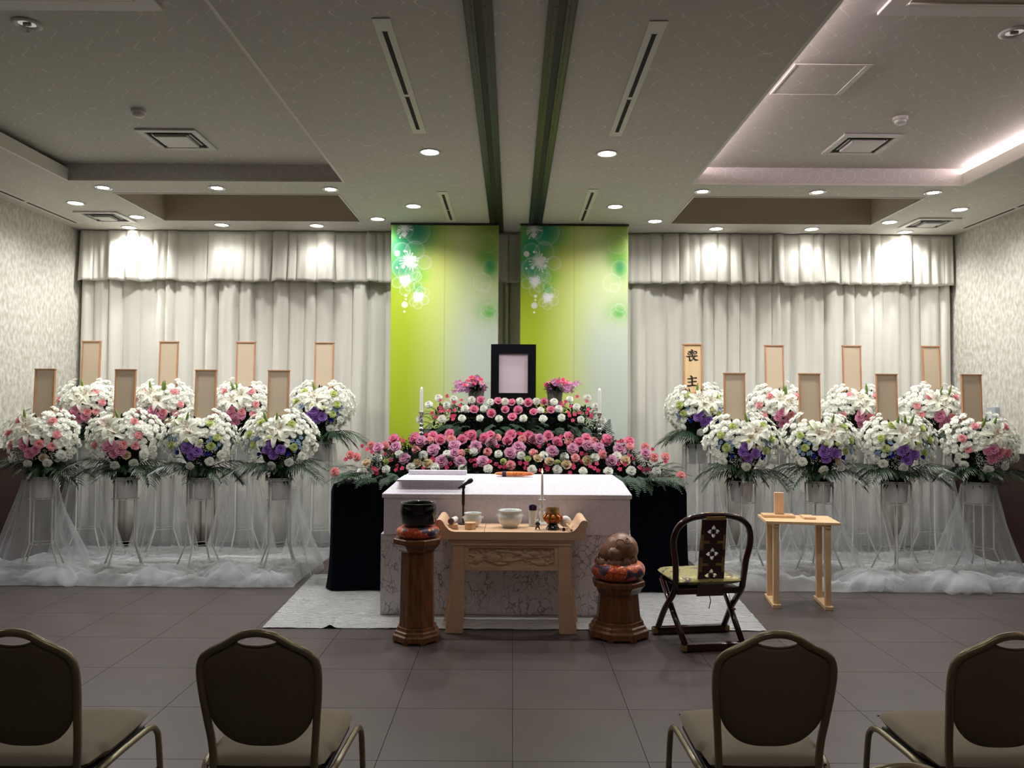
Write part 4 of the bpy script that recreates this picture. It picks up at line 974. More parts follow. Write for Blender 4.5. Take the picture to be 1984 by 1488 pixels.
lisi = petals([(4, .030, .020, .1, .1, 0, .002, .9, 0, 4, 4), (6, .040, .026, .5, .5, 0, .004, .6, 0, 4, 4), (7, .046, .029, .85, 1.0, 0, .004, .4, 0, 4, 4), (8, .052, .029, 1.2, 1.6, -.002, .004, .2, 0, 4, 4)], 3)
mum = petals([(7, .014, .005, .2, .5, .004, 0, .3, 0, 1, 2), (14, .024, .0048, .7, 1.1, .002, 0, .3, 0, 1, 2), (19, .030, .0046, 1.15, 1.6, 0, 0, .3, 0, 1, 2)], 4)
star = petals([(5, .021, .0095, 1.0, 1.5, 0, .001, .2, 0, 2, 2), (3, .010, .006, .4, .7, .001, 0, .3, 0, 2, 2)], 5)
dlph = petals([(5, .018, .009, .9, 1.4, 0, .001, .2, 0, 2, 2)], 6)
bell = petals([(5, .034, .012, .25, .7, 0, .002, .5, 0, 2, 3), (4, .026, .01, .1, .3, 0, .002, .5, 0, 2, 3)], 7)
orch = petals([(5, .026, .009, .9, 1.5, 0, .001, .3, 1, 2, 3)], 8)
lily = petals([(6, .15, .025, .30, 2.2, 0, .003, .35, 1, 3, 8)], 9)
ME = {}
def fm(kind, mb, m): ME[(kind, m)] = mb.mesh(kind, M[m], True); return ME[(kind, m)]
def F_(kind, m):
    if (kind, m) not in ME: fm(kind, {'carnation': carn, 'rose': rose, 'lisianthus': lisi, 'chrysanthemum': mum, 'spray_carnation': star, 'delphinium': dlph, 'gentian': bell, 'orchid': orch, 'lily_petals': lily}[kind], m)
    return ME[(kind, m)]
sm = MB()
for k in range(6):
    a = 2 * PI * k / 6 + .3; sm.tube([(0, 0, .01), (.012 * math.cos(a), .012 * math.sin(a), .05), (.03 * math.cos(a), .03 * math.sin(a), .085)], .0012, 5)
    sm.box(-.007, .007, -.002, .002, -.002, .002, m=Matrix.Translation((.03 * math.cos(a), .03 * math.sin(a), .087)) @ Matrix.Rotation(a + PI / 2, 4, 'Z'))
STAMEN = sm.mesh('stamens', M['anther'], True)
BUD = MB().lathe([(0, 0), (.009, .01), (.013, .035), (.010, .07), (.004, .1), (0, .108)], 8).mesh('lily_bud', M['stem'], True)
LIME = MB().lathe([(0, 0), (.014, .004), (.02, .016), (.016, .03), (.007, .036), (.004, .032), (0, .03)], 10).mesh('green_bud', M['f_lime'], True)
def leafblade(mb, p, d, L, W, droop=.25, n=3, k=0, up=Vector((0, 0, 1))):
    d = Vector(d).normalized(); s = d.cross(up); s = s.normalized() if s.length > .01 else Vector((1, 0, 0)); P = []
    for j in range(n + 1):
        v = j / n; c = Vector(p) + d * L * v - Vector((0, 0, 1)) * droop * L * v * v; w = W * (math.sin(PI * (.15 + .83 * v)) ** .8)
        P.append([c - s * w, c + Vector((0, 0, -.25 * w)), c + s * w])
    mb.grid(P, k)
def palm(seed, L=.40, n=15, ll=.18, w=.0075, arch=.35):
    rg = random.Random(seed); mb = MB(); pts = []
    for j in range(13):
        t = j / 12; pts.append(Vector((L * t, 0, .10 * math.sin(t * 2.2) - arch * L * t * t)))
    mb.tube(pts, [.004 * (1 - .7 * j / 12) for j in range(13)], 5)
    for i in range(n):
        t = .22 + .78 * i / (n - 1); q = t * 12; j = min(11, int(q)); p = pts[j].lerp(pts[j + 1], q - j)
        for s in (-1, 1):
            l = ll * (math.sin(PI * (.25 + .62 * t)) ** .7) * rg.uniform(.9, 1.1); a = R(58 - 30 * t)
            leafblade(mb, p, (math.cos(a), s * math.sin(a), .15 - .1 * t), l, w, rg.uniform(.45, .7), 4)
    return mb.mesh('palm_frond', M['palm'], True)
PALMS = [palm(1), palm(2, .36, 14, .16, .0075, .5), palm(3, .44, 16, .17, .007, .3)]
def fern(seed, L=.24, n=11):
    rg = random.Random(seed); mb = MB(); pts = [Vector((L * t, 0, .04 * math.sin(t * 2.5) - .1 * L * t)) for t in [j / 8 for j in range(9)]]
    mb.tube(pts, .0018, 4)
    for i in range(n):
        t = .12 + .88 * i / (n - 1); q = t * 8; j = min(7, int(q)); p = pts[j].lerp(pts[j + 1], q - j); l = .095 * (1 - t * .82) * rg.uniform(.9, 1.1)
        for s in (-1, 1):
            d = Vector((math.cos(R(52)), s * math.sin(R(52)), rg.uniform(-.1, .1)))
            leafblade(mb, p, d, l, .0045, .15, 2)
            for k in range(3):
                pp = p + d * l * (.25 + .25 * k)
                for s2 in (-1, 1): leafblade(mb, pp, (d.x + s2 * .6, d.y - s2 * s * .6, 0), l * .26, .003, 0, 1)
    return mb.mesh('fern_frond', M['fern'], True)
FERNS = [fern(1), fern(2, .27, 12), fern(3, .2, 10)]
def broad(): 
    mb = MB(); leafblade(mb, (0, 0, 0), (1, 0, .2), .12, .022, .35, 5); return mb.mesh('leaf', M['palm'], True)
BROAD = broad()
def qz(n, rg): 
    return Vector(n).normalized().to_track_quat('Z', 'Y') @ Euler((0, 0, rg.uniform(0, 6.28))).to_quaternion()
def aim(az, el, roll=0): return Euler((roll, -el, az)).to_quaternion()
def width(h):
    pts = [(0, .11), (.05, .13), (.12, .19), (.2, .27), (.28, .325), (.36, .345), (.44, .33), (.52, .27), (.59, .17), (.63, .05)]
    for (a, b), (c, d) in zip(pts, pts[1:]):
        if h <= c: return b + (d - b) * (h - a) / (c - a)
    return .03
def dome(x, h, k=1.0):
    """point on the front of the bouquet shell and its outward normal"""
    W = width(h); c = max(.02, 1 - (x / W) ** 2); y = -.62 * W * math.sqrt(c); return Vector((x * k, y * k, h)), Vector((x, y * 1.3, (h - .25) * .9))
def foliage_mesh(seed):
    rg = random.Random(seed); mb = MB()
    for i in range(420):
        h = rg.uniform(.0, .56); W = width(h) * .93; a = rg.uniform(0, 2 * PI); q = rg.uniform(.35, 1)
        p = Vector((W * q * math.cos(a), .62 * W * q * math.sin(a), h * .95)); d = Vector((p.x, p.y * 1.5, (h - .2) * .8 + rg.uniform(-.1, .15))).normalized() + Vector((rg.uniform(-.5, .5), rg.uniform(-.5, .5), rg.uniform(-.3, .5)))
        leafblade(mb, p, d, rg.uniform(.05, .10), rg.uniform(.006, .013), .3, 2)
    P = []
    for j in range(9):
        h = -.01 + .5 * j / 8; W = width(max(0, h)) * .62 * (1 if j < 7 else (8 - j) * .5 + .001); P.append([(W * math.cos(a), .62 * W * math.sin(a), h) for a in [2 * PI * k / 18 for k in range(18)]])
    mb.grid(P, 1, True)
    return mb.mesh('foliage', [M['leaf'], M['moss']])
FOL = [foliage_mesh(1), foliage_mesh(2)]
def baby(seed):
    rg = random.Random(seed); mb = MB()
    for i in range(70):
        x, y, z = rg.uniform(-.06, .06), rg.uniform(-.02, .03), rg.uniform(-.05, .05); r = rg.uniform(.003, .0048)
        mb.add([(x + r, y, z), (x - r, y, z), (x, y + r, z), (x, y - r, z), (x, y, z + r), (x, y, z - r)], [(0, 2, 4), (2, 1, 4), (1, 3, 4), (3, 0, 4), (2, 0, 5), (1, 2, 5), (3, 1, 5), (0, 3, 5)])
    return mb.mesh('babys_breath', M['f_white'])
BABY = [baby(1), baby(2)]
bk = MB(); bk.lathe([(0, 0), (.088, 0), (.09, .006), (.104, .175), (.112, .178), (.114, .19), (.107, .192), (.099, .184), (.088, .02), (0, .02)], 28, (0, 0, -.19), close=False)
BUCKET = bk.mesh('bucket', M['bucket'], 'auto')

def arrangement(x, y, z, kind, seed, lab, bx=0, hb=.53):
    room_l, room_r = (x - XL - .06) / .62, (XR - x - .06) / .62
    rg = random.Random(seed); t = thing('flower_arrangement', lab, 'flowers', (x, y, z), 0, 'sympathy flower arrangements')
    place('bucket', BUCKET, t)
    o = place('foliage', FOL[seed % 2], t); o['kind'] = 'stuff'; o.rotation_euler = (0, 0, 0)
    used = []
    def put(nm, me, px, h, sc=1.0, out=.0, lift=0, rad=.03, nrm=None):
        p, n = dome(px, h); n = n.normalized(); p = p + n * out; used.append((px, h, rad))
        n = Vector(nrm) if nrm else n + Vector((rg.uniform(-.2, .2), rg.uniform(-.25, .05), rg.uniform(-.15, .25)))
        return place(nm, me, t, p, qz(n, rg), sc)
    sg = rg.choice((-1, 1)); J = lambda v, e=.012: v + rg.uniform(-e, e)
    # lilies
    lil = [(J(.0, .03), J(.40)), (J(sg * .055, .02), J(.452))]
    if rg.random() < .35: lil.append((J(-sg * .08), J(.42)))
    for px, h in lil:
        q = put('lily', F_('lily_petals', 'f_lily'), px, h, 1.0, -.01, rad=.062, nrm=(px * .8, -1, .45)); q.name = 'lily'
        place('stamens', STAMEN, q)
    for k in range(rg.randint(1, 3)):
        put('lily_bud', BUD, J(rg.choice((-.05, .05, .02)), .03), J(.5), 1.1, .0, rad=.01, nrm=(rg.uniform(-.3, .3), -.3, 1))
    if kind == 'pink': cl, cen, acc = 'f_mauve', 'lisianthus', 'f_pink'
    else: cl, cen, acc = 'f_purple', 'lisianthus', 'f_lime'
    for px, h in ((-.045, .275), (.05, .255), (.0, .215), (J(-.02), .31)):
        put(cen, F_(cen, cl), J(px), J(h), rg.uniform(.82, 1.0), .02, rad=.045)
    if kind != 'pink':
        for px, h in ((-.115, .235), (.125, .225)): 
            for k in range(3): put('gentian', F_('gentian', 'f_blue'), J(px, .014), J(h, .014), .9, .015, rad=.022)
        for s in (-1, 1):
            for k in range(9): put('delphinium', F_('delphinium', 'f_sky'), s * rg.uniform(.13, .24), rg.uniform(.25, .37), 1.05, .0, rad=.018)
        for px, h in ((-.02, .345), (.07, .34)): put('green_bud', LIME, J(px), J(h), 1.1, .02, rad=.02)
    else:
        put('lisianthus', F_('lisianthus', 'f_pink'), J(.07), J(.29), .8, .02, rad=.04)
    cc = [(-.215, .40), (-.18, .30), (.20, .375), (.16, .285), (-.12, .49), (.15, .485)]
    rg.shuffle(cc)
    for px, h in cc[:rg.randint(5, 6)]: put('carnation', F_('carnation', acc), J(px), J(h), rg.uniform(.95, 1.1), .01, rad=.034)
    for px, h in ((J(-.165), J(.185)), (J(-.02), J(.15)), (J(.11), J(.165)), (J(.2), J(.22))): put('carnation', F_('carnation', 'f_white'), px, h, rg.uniform(1.05, 1.2), .05, rad=.034)
    if rg.random() < .4: put('rose', F_('rose', 'f_cream'), J(.08), J(.2), .9, .02, rad=.034)
    # white spray chrysanthemums fill the rest of the shell
    tries = 0; cnt = 0
    while tries < 3200 and cnt < 130:
        tries += 1; h = rg.uniform(.16, .615); W = width(h); a = rg.uniform(-1, 1); px = math.sin(a * PI / 2) * W * .985
        if h < .30 and abs(px) < .17: continue
        if h > hb and abs(px - bx) < .10: continue
        if h < .24 and abs(px) < W * .75: continue
        if any((px - u) ** 2 + (h - v) ** 2 < (.0225 + r * .58) ** 2 for u, v, r in used): continue
        put('chrysanthemum', F_('chrysanthemum', 'f_white'), px, h, rg.uniform(.85, 1.25), rg.uniform(-.005, .02), rad=.018); cnt += 1
    for k in range(18):   # a few round the back and top
        a = rg.uniform(.15, PI - .15); h = rg.uniform(.3, .58); W = width(h); p = Vector((W * math.cos(a), .55 * W * math.sin(a), h))
        if abs(p.x) < .11 and h > .45: p.z -= .15
        place('chrysanthemum', F_('chrysanthemum', 'f_white'), t, p, qz(Vector((p.x, p.y, .25)), rg), 1.05)
    for k in range(5):
        px = rg.uniform(-.22, .22); h = rg.uniform(.15, .3); p, n = dome(px * .9, h, .97); o = place('babys_breath', BABY[k % 2], t, p + Vector((0, -.01, 0)), None, 1.0); o['kind'] = 'stuff'
    # palm fronds fan out low round the rim
    for k, az in enumerate([-175, -160, -140, -115, -92, -68, -42, -22, -5, 35, 145]):
        a = R(az + rg.uniform(-7, 7)); el = R(rg.uniform(-8, 14)); sc = rg.uniform(.78, 1.05) * (1 if abs(math.cos(a)) > .6 else .68)
        sc = min(sc, (room_r if math.cos(a) > 0 else room_l) / max(.3, abs(math.cos(a))))
        place('palm_frond', PALMS[rg.randrange(3)], t, (.04 * math.cos(a), .04 * math.sin(a), .045 + rg.uniform(0, .04)), aim(a, el, rg.uniform(-.3, .3)), sc)
    for k in range(8):
        a = rg.uniform(-PI, 0); place('leaf', BROAD, t, (.07 * math.cos(a), .05 * math.sin(a), .05), aim(a, R(rg.uniform(-10, 30)), rg.uniform(-.4, .4)), rg.uniform(.7, 1.1))
    return t

def stroke(mb, pts, ws, y, n=5):
    """brush stroke: tapered flat ribbon with rounded shoulders (x,z in metres)"""
    P = spline([(a, 0, b) for a, b in pts], n); m = len(P); L, Rr = [], []
    for i, p in enumerate(P):
        d = (P[min(i + 1, m - 1)] - P[max(i - 1, 0)]).normalized(); nn = Vector((-d.z, 0, d.x)); t = i / (m - 1) * (len(ws) - 1); j = min(len(ws) - 2, int(t)); w = ws[j] + (ws[j + 1] - ws[j]) * (t - j)
        L.append(p + nn * w / 2); Rr.append(p - nn * w / 2)
    V = [(p.x, y, p.z) for p in L] + [(p.x, y, p.z) for p in Rr]
    mb.add(V, [(i, i + 1, m + i + 1, m + i) for i in range(m - 1)])
def name_board(x, y, z, h, lab, rz=0, text=False, tilt=0, wood=None):
    t = thing('name_board', lab, 'sign', (x, y, z), rz, 'wooden name boards'); w = .099
    t.rotation_euler = (R(-2), 0, rz)
    e = .012 if not text else .014; fr = M['board_frame']; fc = M['board_wood'] if text else M['board_face']
    MB().box(-w + e, w - e, -.004, .006, e, h - e).build('panel', fc, t)
    for nm, a in (('frame_rail', (-w - .004, w + .004, -.016, .01, h - e, h)), ('frame_rail', (-w, w, -.013, .01, 0, e)), ('frame_stile', (-w, -w + e, -.013, .01, e, h - e)), ('frame_stile', (w - e, w, -.013, .01, e, h - e))):
        MB().box(*a).build(nm, fr, t, bev=.0015)
    MB().tube([(0, .012, .2), (0, .012, -.33)], .006, 6).build('stake', M['light_wood'], t)
    if text:
        mb = MB(); k = .000374; Y = -.0062
        c = lambda a, b: ((a - 475) * k, h - (b - 130) * k)
        ST = [([(435, 285), (462, 312), (466, 380), (468, 458)], (14, 34, 30, 28)), ([(350, 352), (420, 340), (500, 328), (590, 338)], (16, 20, 14, 4)),
              ([(340, 385), (352, 410), (362, 438)], (26, 22, 18)), ([(350, 392), (395, 380), (430, 372), (424, 430)], (12, 16, 24, 16)), ([(362, 436), (424, 424)], (16, 14)),
              ([(500, 362), (508, 390), (516, 422)], (24, 20, 16)), ([(505, 366), (550, 352), (588, 358), (574, 408)], (12, 18, 28, 18)), ([(514, 418), (572, 404)], (16, 14)), ([(400, 398), (400, 402)], (2, 2)),
              ([(290, 478), (370, 482), (470, 466), (612, 464)], (14, 26, 20, 26)), ([(378, 486), (392, 540), (388, 596)], (30, 30, 36)), ([(384, 598), (440, 585), (506, 545)], (36, 24, 4)),
              ([(545, 476), (515, 500), (486, 520)], (26, 20, 6)), ([(455, 478), (500, 530), (556, 572), (635, 574)], (16, 28, 40, 6)),
              ([(398, 1012), (430, 1030), (462, 1062)], (12, 40, 30)), ([(326, 1092), (400, 1096), (500, 1074), (588, 1072)], (14, 26, 22, 34)), ([(452, 1060), (456, 1160), (458, 1275)], (40, 36, 38)),
              ([(330, 1180), (380, 1190), (470, 1172), (580, 1166)], (12, 24, 20, 28)), ([(294, 1280), (350, 1292), (450, 1276), (540, 1276), (618, 1298)], (12, 34, 26, 30, 12))]
        for i, (ps, ws) in enumerate(ST): stroke(mb, [c(*p) for p in ps], [q * k * 1.28 for q in ws], Y - i * .00004)
        mb.build('lettering', M['ink'], t, fix=False)['label'] = 'brushed black characters 喪主'
    return t

def stand(x, y, h, lab, rot):
    t = thing('flower_stand', lab, 'flower stand', (x, y, 0), rot, 'white metal flower stands'); zt = h - .02
    MB().tube([(.118 * math.cos(a), .118 * math.sin(a), zt) for a in [2 * PI * k / 32 for k in range(32)]], .005, 8, True).build('ring', M['white_metal'], t, True)
    MB().tube([(.115 * math.cos(a), .115 * math.sin(a), h - .20) for a in [2 * PI * k / 32 for k in range(32)]], .003, 6, True).tube([(-.115, 0, h - .20), (.115, 0, h - .20)], .003, 6).tube([(0, -.115, h - .20), (0, .115, h - .20)], .003, 6).build('bucket_rest', M['white_metal'], t, True)
    for k in range(4):
        a = PI / 2 * k + PI / 4; c, s = math.cos(a), math.sin(a)
        MB().tube([(.122 * c, .122 * s, zt + .01), (.124 * c, .124 * s, .31), (.136 * c, .136 * s, .27), (.25 * c, .25 * s, .004)], .0075, 8).build('leg', M['white_metal'], t, True)
    MB().tube([(.124 * math.cos(a), .124 * math.sin(a), .30) for a in [PI / 2 * k + PI / 4 for k in range(4)]], .003, 6, True).build('brace', M['white_metal'], t)
    return t

def tulle_drape(x, y, z, lab, seed, r1=.36, a0=-PI, a1=PI, zbot=.03, sl=1.0):
    rg = random.Random(seed); n, m = 110, 22; P = []
    for j in range(m + 1):
        v = j / m; row = []; rr = .140 + (r1 - .140) * (v ** 1.25) + .03 * v
        for i in range(n + 1):
            a = a0 + (a1 - a0) * i / n
            f = math.sin(a * 9 + seed + v * .8) * .5 + math.sin(a * 14 + seed * 2 - v) * .35 + .9 * noise.noise(Vector((a * 2.5, v * 2, seed)))
            r = rr + (.006 + .05 * v) * f + (.04 * v * math.sin(a * 2 + seed))
            zz = z + (zbot - z) * v - .02 * math.sin(PI * v) + .03 * v * noise.noise(Vector((a * 4, seed, v * 3)))
            row.append((r * math.cos(a), r * math.sin(a) * sl, max(.012, zz)))
        P.append(row)
    o = MB().grid(P).build('tulle_drape', M['tulle'], None, True, (x, y, 0), fix=False)
    return tag(o, lab, 'tulle')

# rows: x, board lean, kind, where
FRONT = [(-4.27, 'pink', 'front row of the left group, nearest the left wall'), (-3.52, 'pink', 'front row of the left group, second from the left wall'),
         (-2.84, 'blue', 'front row of the left group, third from the left wall'), (-2.115, 'blue', 'front row of the left group, nearest the altar'),
         (2.09, 'blue', 'front row of the right group, nearest the altar'), (2.80, 'blue', 'front row of the right group, second from the altar'),
         (3.50, 'blue', 'front row of the right group, third from the altar'), (4.25, 'pink', 'front row of the right group, nearest the right wall')]
BACK = [(-4.33, 'pink', 'back row of the left group, nearest the left wall'), (-3.55, 'pink', 'back row of the left group, second from the left wall'),
        (-2.765, 'pink', 'back row of the left group, third from the left wall'), (-1.955, 'blue', 'back row of the left group, nearest the altar'),
        (1.905, 'blue', 'back row of the right group, nearest the altar'), (2.71, 'pink', 'back row of the right group, second from the altar'),
        (3.50, 'pink', 'back row of the right group, third from the altar'), (4.30, 'pink', 'back row of the right group, nearest the right wall')]
FB = [-4.30, -3.56, -2.82, -2.15, 2.04, 2.73, 3.44, 4.22]; BB = [-4.35, -3.55, -2.755, -1.945, 1.85, 2.70, 3.50, 4.32]
for i, (x, kind, w_) in enumerate(FRONT):
    y = 7.22; z = .905
    desc = 'white and pink bouquet' if kind == 'pink' else 'white and purple bouquet'
    arrangement(x, y, z, kind, 20 + i, desc + ', ' + w_, FB[i] - x)
    stand(x, y, z, 'white metal flower stand, ' + w_, R(22 + 9 * (i % 3)))
    name_board(FB[i], y + .03, 1.425, .462, 'blank tan name board, ' + w_, R((-6, -5, -4, -2, 2, 3, 4, 7)[i]), tilt=R(.4))
for i, (x, kind, w_) in enumerate(BACK):
    y = 8.1; z = 1.195
    desc = 'white and pink bouquet' if kind == 'pink' else 'white and purple bouquet'
    arrangement(x, y, z, kind, 50 + i, desc + ', ' + w_, BB[i] - x, .46 if i == 4 else .53)
    stand(x, y, z, 'tall white metal flower stand, ' + w_, R(15 + 11 * (i % 3)))
    if i == 4: name_board(BB[i], y + .0, 1.708, .512, 'wooden name board brushed with two black characters 喪主', R(2), True)
    else: name_board(BB[i], y + .03, 1.73, .485, 'blank tan name board, ' + w_, R((-4, -3, -2, -1, 1, 3, 4, 6)[i]), tilt=R(.4))
    tulle_drape(x, y, z - .02, 'white tulle veil round stand, ' + w_, i + 3, .33, zbot=.05, sl=.8)
tulle_drape(-4.30, 7.22, .88, 'white tulle veil round the front stand nearest the left wall', 31, .36, zbot=.04)
tulle_drape(4.25, 7.22, .88, 'white tulle veil round the front stand nearest the right wall', 33, .33, zbot=.04)
tulle_drape(-2.115, 7.3, .80, 'white tulle veil behind the front left stand nearest the altar', 37, .34, R(-60), R(160), zbot=.04)
tulle_drape(2.8, 7.3, .80, 'white tulle veil behind second front right stand from the altar', 39, .36, R(-40), R(220), zbot=.04)

def tulle_floor(x0, x1, y0, y1, seed, lab):
    n, m = int((x1 - x0) / .022), 84; P = []
    for j in range(m + 1):
        v = j / m; row = []
        for i in range(n + 1):
            u = i / n; x = x0 + (x1 - x0) * u; y = y0 + (y1 - y0) * v
            q = Vector((x * 1.6, y * 1.6, seed)); w1 = noise.noise(q) ; w2 = Vector((x * 4 + 2 * w1, y * 5 + 1.5 * w1, seed + 1))
            rid = (1 - abs(noise.noise(w2)) * 2.2); rid2 = 1 - abs(noise.noise(w2 * 2.4)) * 2.2
            env = min(1, v / .05) * (.35 + .65 * math.exp(-((v - .2) / .28) ** 2)) * min(1, u / .02 + .1) * min(1, (1 - u) / .02 + .1)
            z = .012 + env * max(0, .07 + .10 * w1 + .05 * max(0, rid) ** 2 + .03 * max(0, rid2) ** 2)
            yy = y + (.035 * noise.noise(Vector((x * 3, 0, seed))) + .02 * noise.noise(Vector((x * 9, 2, seed)))) * (1 - v) ** 4
            row.append((x, yy, z))
        P.append(row)
    o = MB().grid(P).build('tulle_sheet', M['tulle_floor'], None, True, fix=False)
    return tag(o, lab, 'tulle')
tulle_floor(-4.80, -1.86, 6.78, 8.45, 3.3, 'bunched white tulle on the floor around the left flower stands')
tulle_floor(1.80, 4.87, 6.74, 8.45, 8.1, 'bunched white tulle on the floor around the right flower stands')
M['tulle_heap'] = tulle_mat('white_tulle_heap', 0.26, 0.4)
def tulle_gather(x, y, r, h, seed, lab):
    """crumpled heap of netting: layered ruffled shells"""
    mb = MB()
    for s in range(4):
        P = []; k = 1 - .2 * s
        for j in range(9):
            v = j / 8; row = []
            for i in range(70):
                a = 2 * PI * i / 70; f = noise.noise(Vector((math.cos(a) * 1.6, math.sin(a) * 1.6, seed + s * 3 + v))) + .5 * math.sin(a * 9 + seed + s * 2 + v * 3) * v
                rr = r * k * (.15 + .85 * math.sin(PI / 2 * v)) * (1 + .3 * f); z = h * k * math.cos(PI / 2 * v) * (1 + .35 * noise.noise(Vector((a, v * 2, seed + s)))) + .015 + .02 * v * math.sin(a * 13 + s)
                row.append((rr * math.cos(a) * 1.35, rr * math.sin(a) * .8, max(.012, z)))
            P.append(row)
        mb.grid(P, 0, True)
    o = mb.build('tulle_heap', M['tulle_heap'], None, True, (x, y, 0), fix=False)
    tag(o, lab, 'tulle')
for x, y, r, h, s, lab in [(-4.62, 6.95, .2, .13, 1, 'tulle heap on the floor, nearest the left wall'), (-3.95, 6.98, .24, .12, 2, 'tulle heap between the first and second front left stands'), (-3.12, 6.98, .24, .13, 4, 'tulle heap between the second and third front left stands'),
                           (-2.45, 6.95, .2, .17, 5, 'tall tulle heap beside the third front left stand'), (-2.12, 6.9, .14, .1, 6, 'small tulle heap before the front left stand nearest the altar'),
                           (2.0, 6.95, .2, .1, 7, 'tulle heap behind the priest chair'), (3.15, 6.92, .24, .14, 8, 'tulle heap between second and third front right stands'), (3.85, 6.88, .26, .15, 9, 'tulle heap between third and fourth front right stands'), (4.45, 6.92, .22, .12, 10, 'tulle heap on the floor, nearest the right wall')]:
    tulle_gather(x, y, r, h, s, lab)

# ---------------------------------------------------------------- the altar flower banks
LOW={'R': '-72,718,129 -88,717,128 -88,713,125 -65,714,126 -45,714,126 -56,719,131 -36,718,130 -25,715,127 -20,718,130 -1,718,130 -4,714,126 -106,714,126 15,718,130 19,714,127 32,717,130 40,713,125 51,717,129 60,711,124 67,716,128 85,714,127 84,711,124 105,713,125', 'C': '-126,709,121 -113,709,121 -143,701,113 -136,698,111 -74,713,125 -55,714,126 -85,705,117 -45,701,114 -22,703,116 -13,716,128 -1,690,105 -153,685,99 9,715,127 29,715,127 19,702,115 51,713,125 56,697,111 74,713,125 80,700,114 105,707,121 119,708,121 125,697,112 135,699,113 145,681,98', 'L': '-119,706,118 -103,707,119 -94,697,110 -82,712,124 -70,705,117 -51,701,114 -32,707,120 -19,711,123 -2,702,115 -25,694,108 -45,694,108 -62,694,108 -52,709,121 24,714,127 6,708,120 36,704,117 54,705,119 68,708,121 77,706,120 95,705,119 118,701,115 87,695,109', 'W': '-100,700,113 -118,697,110 -78,700,113 -57,701,114 -34,703,116 -12,701,114 -130,685,100 -109,687,101 -88,689,103 -67,689,103 -43,688,102 -21,687,102 8,700,113 28,700,113 46,698,112 73,697,112 92,699,113 112,697,111 17,686,102 39,686,102 61,685,101 83,685,101 103,685,101 125,685,101', 'Y': '-127,692,106 -83,692,106 -73,692,106 22,696,110 33,693,108 47,691,106 65,694,109 99,695,109', 'G': '-110,694,107 -40,704,116 -7,693,108 14,697,110 40,693,107', 'S': '-134,709,120 -129,705,117 -146,697,109 -124,702,115 -113,701,114 -107,702,114 -106,695,109 -98,713,125 -101,715,126 -120,687,102 -117,686,101 -117,684,98 -100,690,104 -100,686,101 -95,687,102 -70,696,110 -77,689,103 -78,719,130 -38,707,119 -34,714,126 -13,709,121 -36,695,109 -32,695,109 -32,690,105 -54,692,106 -57,689,103 -19,694,108 -22,692,106 -14,692,106 -10,689,104 -7,689,104 -42,721,132 6,720,132 9,719,131 15,712,124 24,708,121 33,709,122 44,711,123 50,709,122 61,701,115 65,701,114 7,692,107 12,692,107 12,689,103 29,691,105 31,689,104 31,686,102 25,686,101 53,691,106 54,689,104 61,694,108 68,689,105 71,688,103 74,692,107 74,686,102 93,692,107 93,687,103 98,690,106 103,700,114 107,697,111 111,689,104 114,686,102 118,687,103 134,694,109 125,705,119 99,713,126 95,712,125 50,684,100 44,718,130'}
UP={'W': '-71,758,164 -56,756,163 -79,750,157 -62,749,157 -45,747,154 -39,755,162 -21,753,160 -7,753,161 -27,746,154 -65,736,144 -47,736,145 -30,736,145 -12,736,145 -86,735,144 7,753,161 23,754,161 40,754,161 55,756,163 72,758,165 27,745,153 44,746,154 61,748,156 79,748,156 10,736,145 29,736,145 46,737,146 64,736,145 84,734,144', 'R': '-30,755,162 -14,754,161 0,752,160 -36,745,153 -20,742,150 -7,745,153 0,737,146 15,752,160 30,754,161 6,745,153 20,742,151 36,745,153', 'S': '-63,760,166 -69,755,162 -55,753,160 -50,750,157 -49,755,162 -68,748,155 -64,744,152 -59,744,152 -68,743,151 -75,742,150 -54,745,153 -54,740,148 -57,739,147 -72,738,146 -55,735,144 46,752,160 51,754,161 56,749,157 62,758,166 71,753,161 71,745,154 70,742,151 63,742,151 58,740,149 53,742,151 53,739,148 74,740,149 73,737,147 56,734,144 48,750,158'}

KIND = {'R': ('rose', 'f_rose', 1.15), 'C': ('carnation', 'f_salmon', 1.12), 'L': ('lisianthus', 'f_lilac', 1.12), 'W': ('carnation', 'f_white', 1.12), 'Y': ('rose', 'f_cream', 1.1), 'G': ('rose', 'f_lime', .75), 'S': ('spray_carnation', 'f_hot', .95)}
def bank(name, lab, data, org, seed, scale=1.0):
    rg = random.Random(seed); t = thing(name, lab, 'flowers', org)
    for k, s in data.items():
        nm, m, sc = KIND[k]; me = F_(nm, m)
        for tok in s.split():
            p = Vector([int(v) / 100 for v in tok.split(',')]) - Vector(org)
            p += Vector((rg.uniform(-.004, .004), rg.uniform(-.015, .0), rg.uniform(-.004, .004)))
            q = Vector((p.x * .2 + rg.uniform(-.25, .25), -1 + rg.uniform(-.1, .2), .5 + rg.uniform(-.3, .3)))
            s_ = sc * scale * rg.uniform(.92, 1.08) * (.92 if k == 'R' and scale < 1 else 1)
            place(nm, me, t, p, qz(q, rg), s_)
            if k == 'R' and rg.random() < .5: t.children[-1].data = F_('rose', 'f_rose')
    return t
t = bank('rose_bank', 'large lower altar flower bank of pink roses, lilac and white blooms', LOW, (-.03, 6.95, .895), 5)
rg = random.Random(9); mb = MB()
for i in range(3400):
    v = rg.random() ** .9; hw = 1.50 - .46 * v; x = rg.uniform(-hw, hw) - .0; z = .0 + .36 * v - .12 * max(0, abs(x) - .95) * v ; y = -.185 + .40 * v + rg.uniform(-.01, .06)
    leafblade(mb, (x, y, z), (rg.uniform(-1, 1), rg.uniform(-1, .1), rg.uniform(0, 1)), rg.uniform(.05, .09), rg.uniform(.007, .013), .3, 2)
